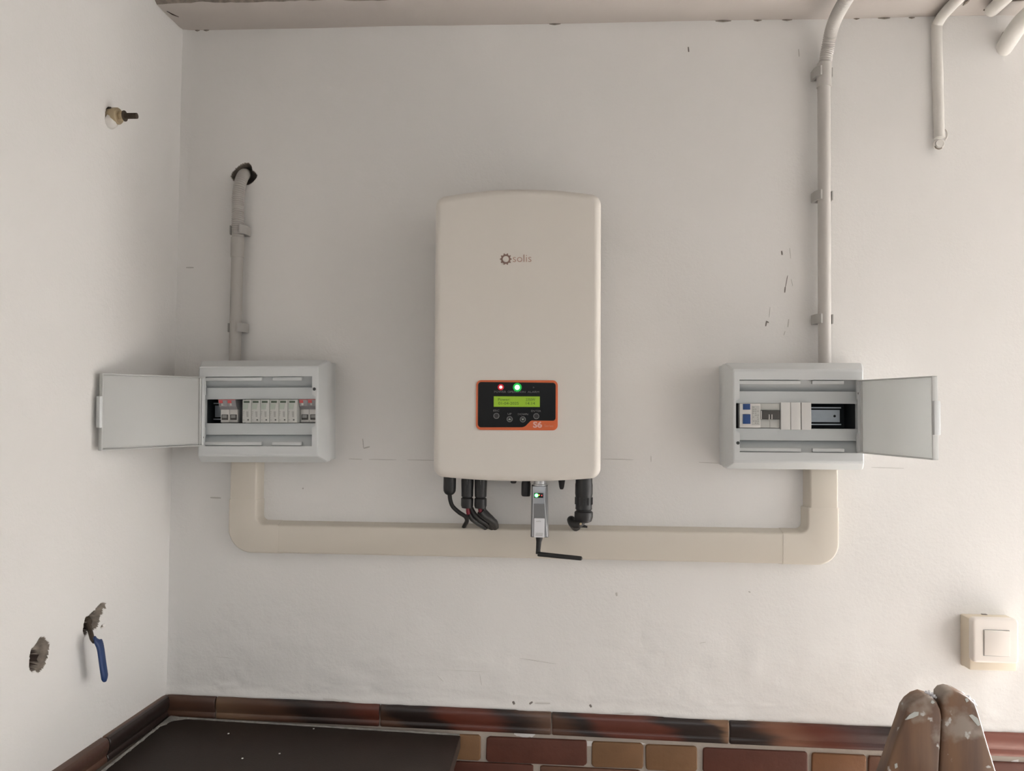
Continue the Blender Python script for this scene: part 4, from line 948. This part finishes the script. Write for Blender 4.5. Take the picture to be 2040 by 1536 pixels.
# ------------------------------------------------------------------ light switch
sxl = 0.8020; stz = 1.1502
bx1_ = sxl+.0900
t = empty('light_switch', (sxl, 0, 1.095)); tag(t, 'white rocker light switch on a yellowed surface box', 'switch'); o = Vector(t.location)
zb3 = 1.0498
bs = link('surface_box', box(NB(), 0, bx1_-sxl, -.036, .001, zb3-1.095, stz-1.095, .0035), M['switch_base'], t, smooth=35)
link('knockout_flap', box(NB(), .001, .012, -.010, .0, zb3-1.095-.0005, zb3-1.095+.004), M['switch_base'], t)
link('box_chip', box(NB(), .040, .050, -.007, -.001, stz-1.095-.001, stz-1.095+.0012, .0005), M['scuff'], t)
pl0, pl1, pz0, pz1 = 0.8023-sxl, 0.8891-sxl, 1.0682-1.095, 1.1537-1.095
bm = NB(); plate(bm, rrect((pl0+pl1)/2, (pz0+pz1)/2, pl1-pl0, pz1-pz0, .0075, 5), -.034, -.048, .0048, 4); link('face_plate', bm, M['switch_front'], t, smooth=40)
k0, k1, k2, k3 = 0.8228-sxl, 0.8695-sxl, 1.0833-1.095, 1.1318-1.095
link('rocker_gap', box(NB(), k0-.0010, k1+.0010, -.0485, -.045, k2-.0010, k3+.0010), M['print_mid'], t)
bm = NB(); box(bm, k0, k1, -.0500, -.045, k2, k3, .0012)
for v in bm.verts: v.co.y -= .0022*(v.co.x-k0)/(k1-k0)+.0015*(v.co.z-k2)/(k3-k2)
link('rocker', bm, M['switch_front'], t, smooth=35)

# ------------------------------------------------------------------ fittings in the left wall
o = Vector((XL, -.2560, 2.0735)); t = empty('pipe_stub', o); tag(t, 'brass pipe stub with dark threaded end sticking out of left wall', 'pipe')
def xt(bm, prof, n=20, dy=0, dz=0): return tube(bm, [Vector((x, dy*x, dz*x)) for x, r_ in prof], [r_ for x, r_ in prof], n)
link('collar', xt(NB(), [(-.02, .0125), (.008, .0130), (.0085, .0150), (.016, .0150), (.018, .0135)]), M['brass'], t, smooth=35)
link('plaster_lump', xt(NB(), [(-.01, .017), (.0, .0160), (.010, .0120)], 12, 0, -.1).copy() if False else tube(NB(), [Vector((.0, -.002, -.010)), Vector((.008, -.002, -.013)), Vector((.014, -.001, -.014))], [.014, .012, .006], 10), M['paint_pipe'], t, smooth=60)
link('nut', xt(NB(), [(.016, .0085), (.027, .0085), (.028, .0075)], 6), M['brass'], t)
link('washer', xt(NB(), [(.027, .0098), (.0285, .0098)], 20), M['rust'], t, smooth=35)
bm = NB(); P = [Vector((.027+.0006*k, 0, 0)) for k in range(42)]; tube(bm, P, [.0050+.0004*(1 if k % 3 else -1) for k in range(41)]+[.0038], 12); link('threaded_end', bm, M['rust'], t, smooth=60)

vp_ = Vector((XL, -.2700, 1.153)); t = empty('valve_handle', vp_); tag(t, 'blue dipped lever handle of a valve hanging from the broken plaster', 'valve')
link('rusty_neck', tube(NB(), smooth_path([Vector((-.030, -.004, .006)), Vector((-.002, -.008, .002)), Vector((.008, -.014, -.008)), Vector((.018, -.024, -.0165)), Vector((.026, -.030, -.020))], 5), [.0050]*8+[.0040]*13, 10), M['rust'], t, smooth=60)
link('valve_body', tube(NB(), [Vector((-.045, .006, .004)), Vector((-.014, .006, .004)), Vector((-.006, .004, .002))], [.012, .012, .007], 12), M['rust'], t, smooth=50)
lv0 = Vector((-0.7970, -0.2998, 1.1334))-vp_; lv1 = Vector((-0.7950, -0.2951, 1.1216))-vp_; lv2 = Vector((-0.7930, -0.2841, 1.0702))-vp_; lv3 = Vector((-0.7930, -0.2798, 1.0582))-vp_
bm = NB(); P = smooth_path([Vector((.022, -.027, -.0175)), lv0, lv1, (lv1+lv2)/2, lv2, lv3], 6); n = len(P); rings = []
for i, p in enumerate(P):
    tt = (P[min(i+1, n-1)]-P[max(i-1, 0)]).normalized(); side = tt.cross(Vector((1, 0, 0))).normalized(); nn = side.cross(tt)
    e_ = min(1, (i+.6)/4, ((n-1-i)/5+.02))**.5; wd2 = .0088*max(.25, e_); td = .0032*max(.45, e_)
    rings.append([bm.verts.new(p+side*wd2*math.cos(2*PI*k/14)*(abs(math.cos(2*PI*k/14))**-.35 if abs(math.cos(2*PI*k/14)) > .05 else 1)+nn*td*math.sin(2*PI*k/14)) for k in range(14)])
for a, b in zip(rings, rings[1:]):
    for k in range(14): bm.faces.new((a[k], a[(k+1) % 14], b[(k+1) % 14], b[k]))
bm.faces.new(rings[0]); bm.faces.new(list(reversed(rings[-1]))); link('blue_sleeve', bm, M['blue'], t, smooth=60)

# ------------------------------------------------------------------ dark cabinet in the corner
zW = lambda x: .8895+(x+.8155)*(.8765-.8895)/.62
cx0, cx1, cy0, cy1 = XL+.018, -0.1954, -.014, -.56
t = empty('low_cabinet', ((cx0+cx1)/2, (cy0+cy1)/2, 0)); tag(t, 'low dark brown cabinet standing in the corner below the tile border', 'cabinet'); o = Vector(t.location)
bm = NB(); box(bm, cx0, cx1, cy1, cy0, 0, .028, .003)
for v in bm.verts: v.co.z += zW(v.co.x)-.028; v.co -= o
tp = link('top_board', bm, M['worktop'], t, smooth=30)
link('carcass', box(NB(), cx0+.01-o.x, cx1-.012-o.x, cy1+.03-o.y, cy0-.005-o.y, .06, .8455), M['cab'], t)
link('plinth', box(NB(), cx0+.02-o.x, cx1-.02-o.x, cy1+.07-o.y, cy0-.02-o.y, 0, .062), M['cab'], t)
for k in range(2):
    a = cx0+.014-o.x+k*.297; dr = link('door', box(NB(), a, a+.290, cy1+.012-o.y, cy1+.030-o.y, .075, .838, .002), M['cab'], t)
    link('handle', box(NB(), a+(.262 if k == 0 else .014), a+(.276 if k == 0 else .028), cy1-.004-o.y, cy1+.014-o.y, .62, .76, .003), M['bolt'], dr)
# plaster dust lying along the back edges of the top (uncountable)
bm = NB(); rg = random.Random(4)
def dustline(p0, p1, wmax, seed):
    n = 70; prev = None
    for i in range(n+1):
        s = i/n; p = Vector(p0)+(Vector(p1)-Vector(p0))*s; d = (Vector(p1)-Vector(p0)).normalized(); nrm = Vector((0, 0, 1)).cross(d)
        wd3 = wmax(s)*(.55+.8*abs(float(fbm(np.array(s*30.+seed), np.array(seed*1.7), 1., 3))))
        z = zW(p.x); z2 = zW(p.x)
        q_ = [bm.verts.new((p.x, p.y, z+.0025)), bm.verts.new((p.x+nrm.x*wd3*.5, p.y+nrm.y*wd3*.5, z+.0016)), bm.verts.new((p.x+nrm.x*wd3, p.y+nrm.y*wd3, z2-.0002))]
        if prev: bm.faces.new((prev[0], q_[0], q_[1], prev[1])); bm.faces.new((prev[1], q_[1], q_[2], prev[2]))
        prev = q_
dustline((cx1-.002, -.0145, 0), (cx0, -.0145, 0), lambda s: .0045+.020*max(0, (s-.93)/.07)+.003*max(0, s-.5), 1)
dustline((cx0+.001, -.012, 0), (cx0+.001, -.40, 0), lambda s: .0065+.030*max(0, 1-s/.12), 2)
bmesh.ops.translate(bm, vec=-o, verts=bm.verts)
for fc in bm.faces: pass
du = link('plaster_dust', bm, M['dust'], t); du['kind'] = 'stuff'
for px in ((-0.8126, -0.0771), (-0.4982, -0.0278), (-0.6577, -0.0745), (-0.5261, -0.1456), (-0.5866, -0.1743)):
    s_ = link('paint_speck', disc(NB(), (0, 0), .0020 if px[0] < -.3 else .0016, 0, .0006, 8), M['speck'], t)
    s_.rotation_euler = (R(90), 0, 0); s_.location = (px[0]-o.x, px[1]-o.y, zW(px[0])+.0002)

# ------------------------------------------------------------------ wooden stepladder, rails seen edge to edge
YL0, YL1 = -.353, -.380
lo = Vector((.595, -.60, 0)); t = empty('stepladder', lo); tag(t, 'paint-spattered wooden stepladder, rounded rail ends in front of the wall', 'stepladder')
def P2(l): return [(p[0], p[2]) for p in l]
Lp = P2([(0.5025, -0.3800, 1.0036), (0.5156, -0.3800, 1.0427), (0.5290, -0.3800, 1.0818), (0.5335, -0.3800, 1.0971), (0.5402, -0.3800, 1.1071), (0.5498, -0.3800, 1.1151), (0.5609, -0.3800, 1.1193), (0.5713, -0.3800, 1.1166), (0.5787, -0.3800, 1.1093), (0.5838, -0.3800, 1.0982), (0.5857, -0.3800, 1.0869), (0.5837, -0.3800, 1.0492), (0.5814, -0.3800, 1.0070)])
Rp = P2([(0.5818, -0.3800, 1.0070), (0.5845, -0.3800, 1.0492), (0.5860, -0.3800, 1.0907), (0.5846, -0.3800, 1.1095), (0.5854, -0.3800, 1.1201), (0.5906, -0.3800, 1.1264), (0.5994, -0.3800, 1.1290), (0.6112, -0.3800, 1.1264), (0.6245, -0.3800, 1.1193), (0.6347, -0.3800, 1.1099), (0.6405, -0.3800, 1.0928), (0.6521, -0.3800, 1.0519), (0.6644, -0.3800, 1.0105)])
def rail(poly, side, y0, y1, nm, parent, top):
    pl = list(poly); bl, br = pl[0], pl[-1]
    # carry the board on down to the floor, splaying
    if side < 0: low = [(bl[0]-.245, .0), (br[0]-.235, .0)]; pts = [(bl[0]-.020, bl[1]-.06), (br[0]-.006, br[1]-.06)]
    else: low = [(bl[0]+.235, .0), (br[0]+.245, .0)]; pts = [(bl[0]+.006, bl[1]-.06), (br[0]+.020, br[1]-.06)]
    full = [low[0], pts[0]]+pl+[pts[1], low[1]]
    bm = NB(); plate(bm, [(x, z) for x, z in full], y0, y1, .0045, 3)
    bmesh.ops.translate(bm, vec=(-lo.x, -lo.y, 0), verts=bm.verts)
    return link(nm, bm, M['wood'], parent, smooth=35)
r1_ = rail(Lp, -1, YL0, YL1, 'rail', t, 0); r2_ = rail(Rp, 1, YL0, YL1, 'rail', t, 0)
r3_ = rail(Lp, -1, -.895, -.922, 'rail', t, 0); r4_ = rail(Rp, 1, -.895, -.922, 'rail', t, 0)
# glossy painted tops, their highlights laid on as white beads
for pts, pr in (([(0.5662, -0.3620, 1.1189), (0.5707, -0.3620, 1.1210), (0.5760, -0.3620, 1.1201), (0.5803, -0.3640, 1.1171), (0.5839, -0.3660, 1.1149)], r1_), ([(0.6038, -0.3620, 1.1241), (0.6150, -0.3620, 1.1238), (0.6277, -0.3620, 1.1181), (0.6371, -0.3640, 1.1123), (0.6417, -0.3680, 1.1056)], r2_)):
    bm = NB(); P = smooth_path([Vector(p)-Vector((lo.x, lo.y, 0))+Vector((0, 0, -.0035)) for p in pts], 5); tube(bm, P, [.0010+.0032*math.sin(PI*(i+.4)/(len(P)+.2))*(.7+.5*math.sin(i*1.7)) for i in range(len(P))], 10)
    link('paint_top_glint', bm, M['paint_glint'], pr, smooth=60)
def patch(pts, pr, m='paint_patch'):
    bm = NB(); plate(bm, [(p[0]-lo.x, p[2]) for p in pts], YL1-lo.y+.001, YL1-lo.y-.0007); link('paint_patch', bm, M[m], pr)
patch([(0.5305, -0.3800, 1.0818), (0.5364, -0.3800, 1.0896), (0.5438, -0.3800, 1.0944), (0.5505, -0.3800, 1.0947), (0.5498, -0.3800, 1.0894), (0.5416, -0.3800, 1.0853), (0.5342, -0.3800, 1.0827)], r1_)
patch([(0.6244, -0.3800, 1.0922), (0.6288, -0.3800, 1.0939), (0.6368, -0.3800, 1.0889), (0.6412, -0.3800, 1.0785), (0.6375, -0.3800, 1.0769), (0.6317, -0.3800, 1.0834)], r2_)
patch([(0.5691, -0.3800, 1.1120), (0.5720, -0.3800, 1.1129), (0.5743, -0.3800, 1.1099), (0.5713, -0.3800, 1.1075), (0.5683, -0.3800, 1.1089)], r1_)
patch([(0.6186, -0.3800, 1.1168), (0.6222, -0.3800, 1.1177), (0.6244, -0.3800, 1.1140), (0.6208, -0.3800, 1.1116)], r2_)
patch([(0.5148, -0.3800, 1.0147), (0.5185, -0.3800, 1.0164), (0.5193, -0.3800, 1.0104), (0.5155, -0.3800, 1.0080)], r1_)
for (a_, b_) in (((1861,1406), (1868,1413)), ((1886,1410), (1888,1418)), ((1893,1424), (1894,1432)), ((1869,1424), (1873,1426)), ((1820,1478), (1826,1488)), ((1900,1430), (1902,1432))): pass
for z in (.86, .58, .30):
    for s_ in (-1, 1):
        xo = .0 if z > 1 else (1-z)*.235
        link('step', box(NB(), s_*(.045+xo)-.045, s_*(.045+xo)+.045, -.895-lo.y, YL1-lo.y, z-.012, z+.012, .003), M['wood'], t, smooth=30)
link('hinge', tube(NB(), [Vector((0.5838-lo.x, -.93-lo.y, .99)), Vector((0.5838-lo.x, -.345-lo.y, .99))], .005, 10), M['bolt'], t, smooth=50)
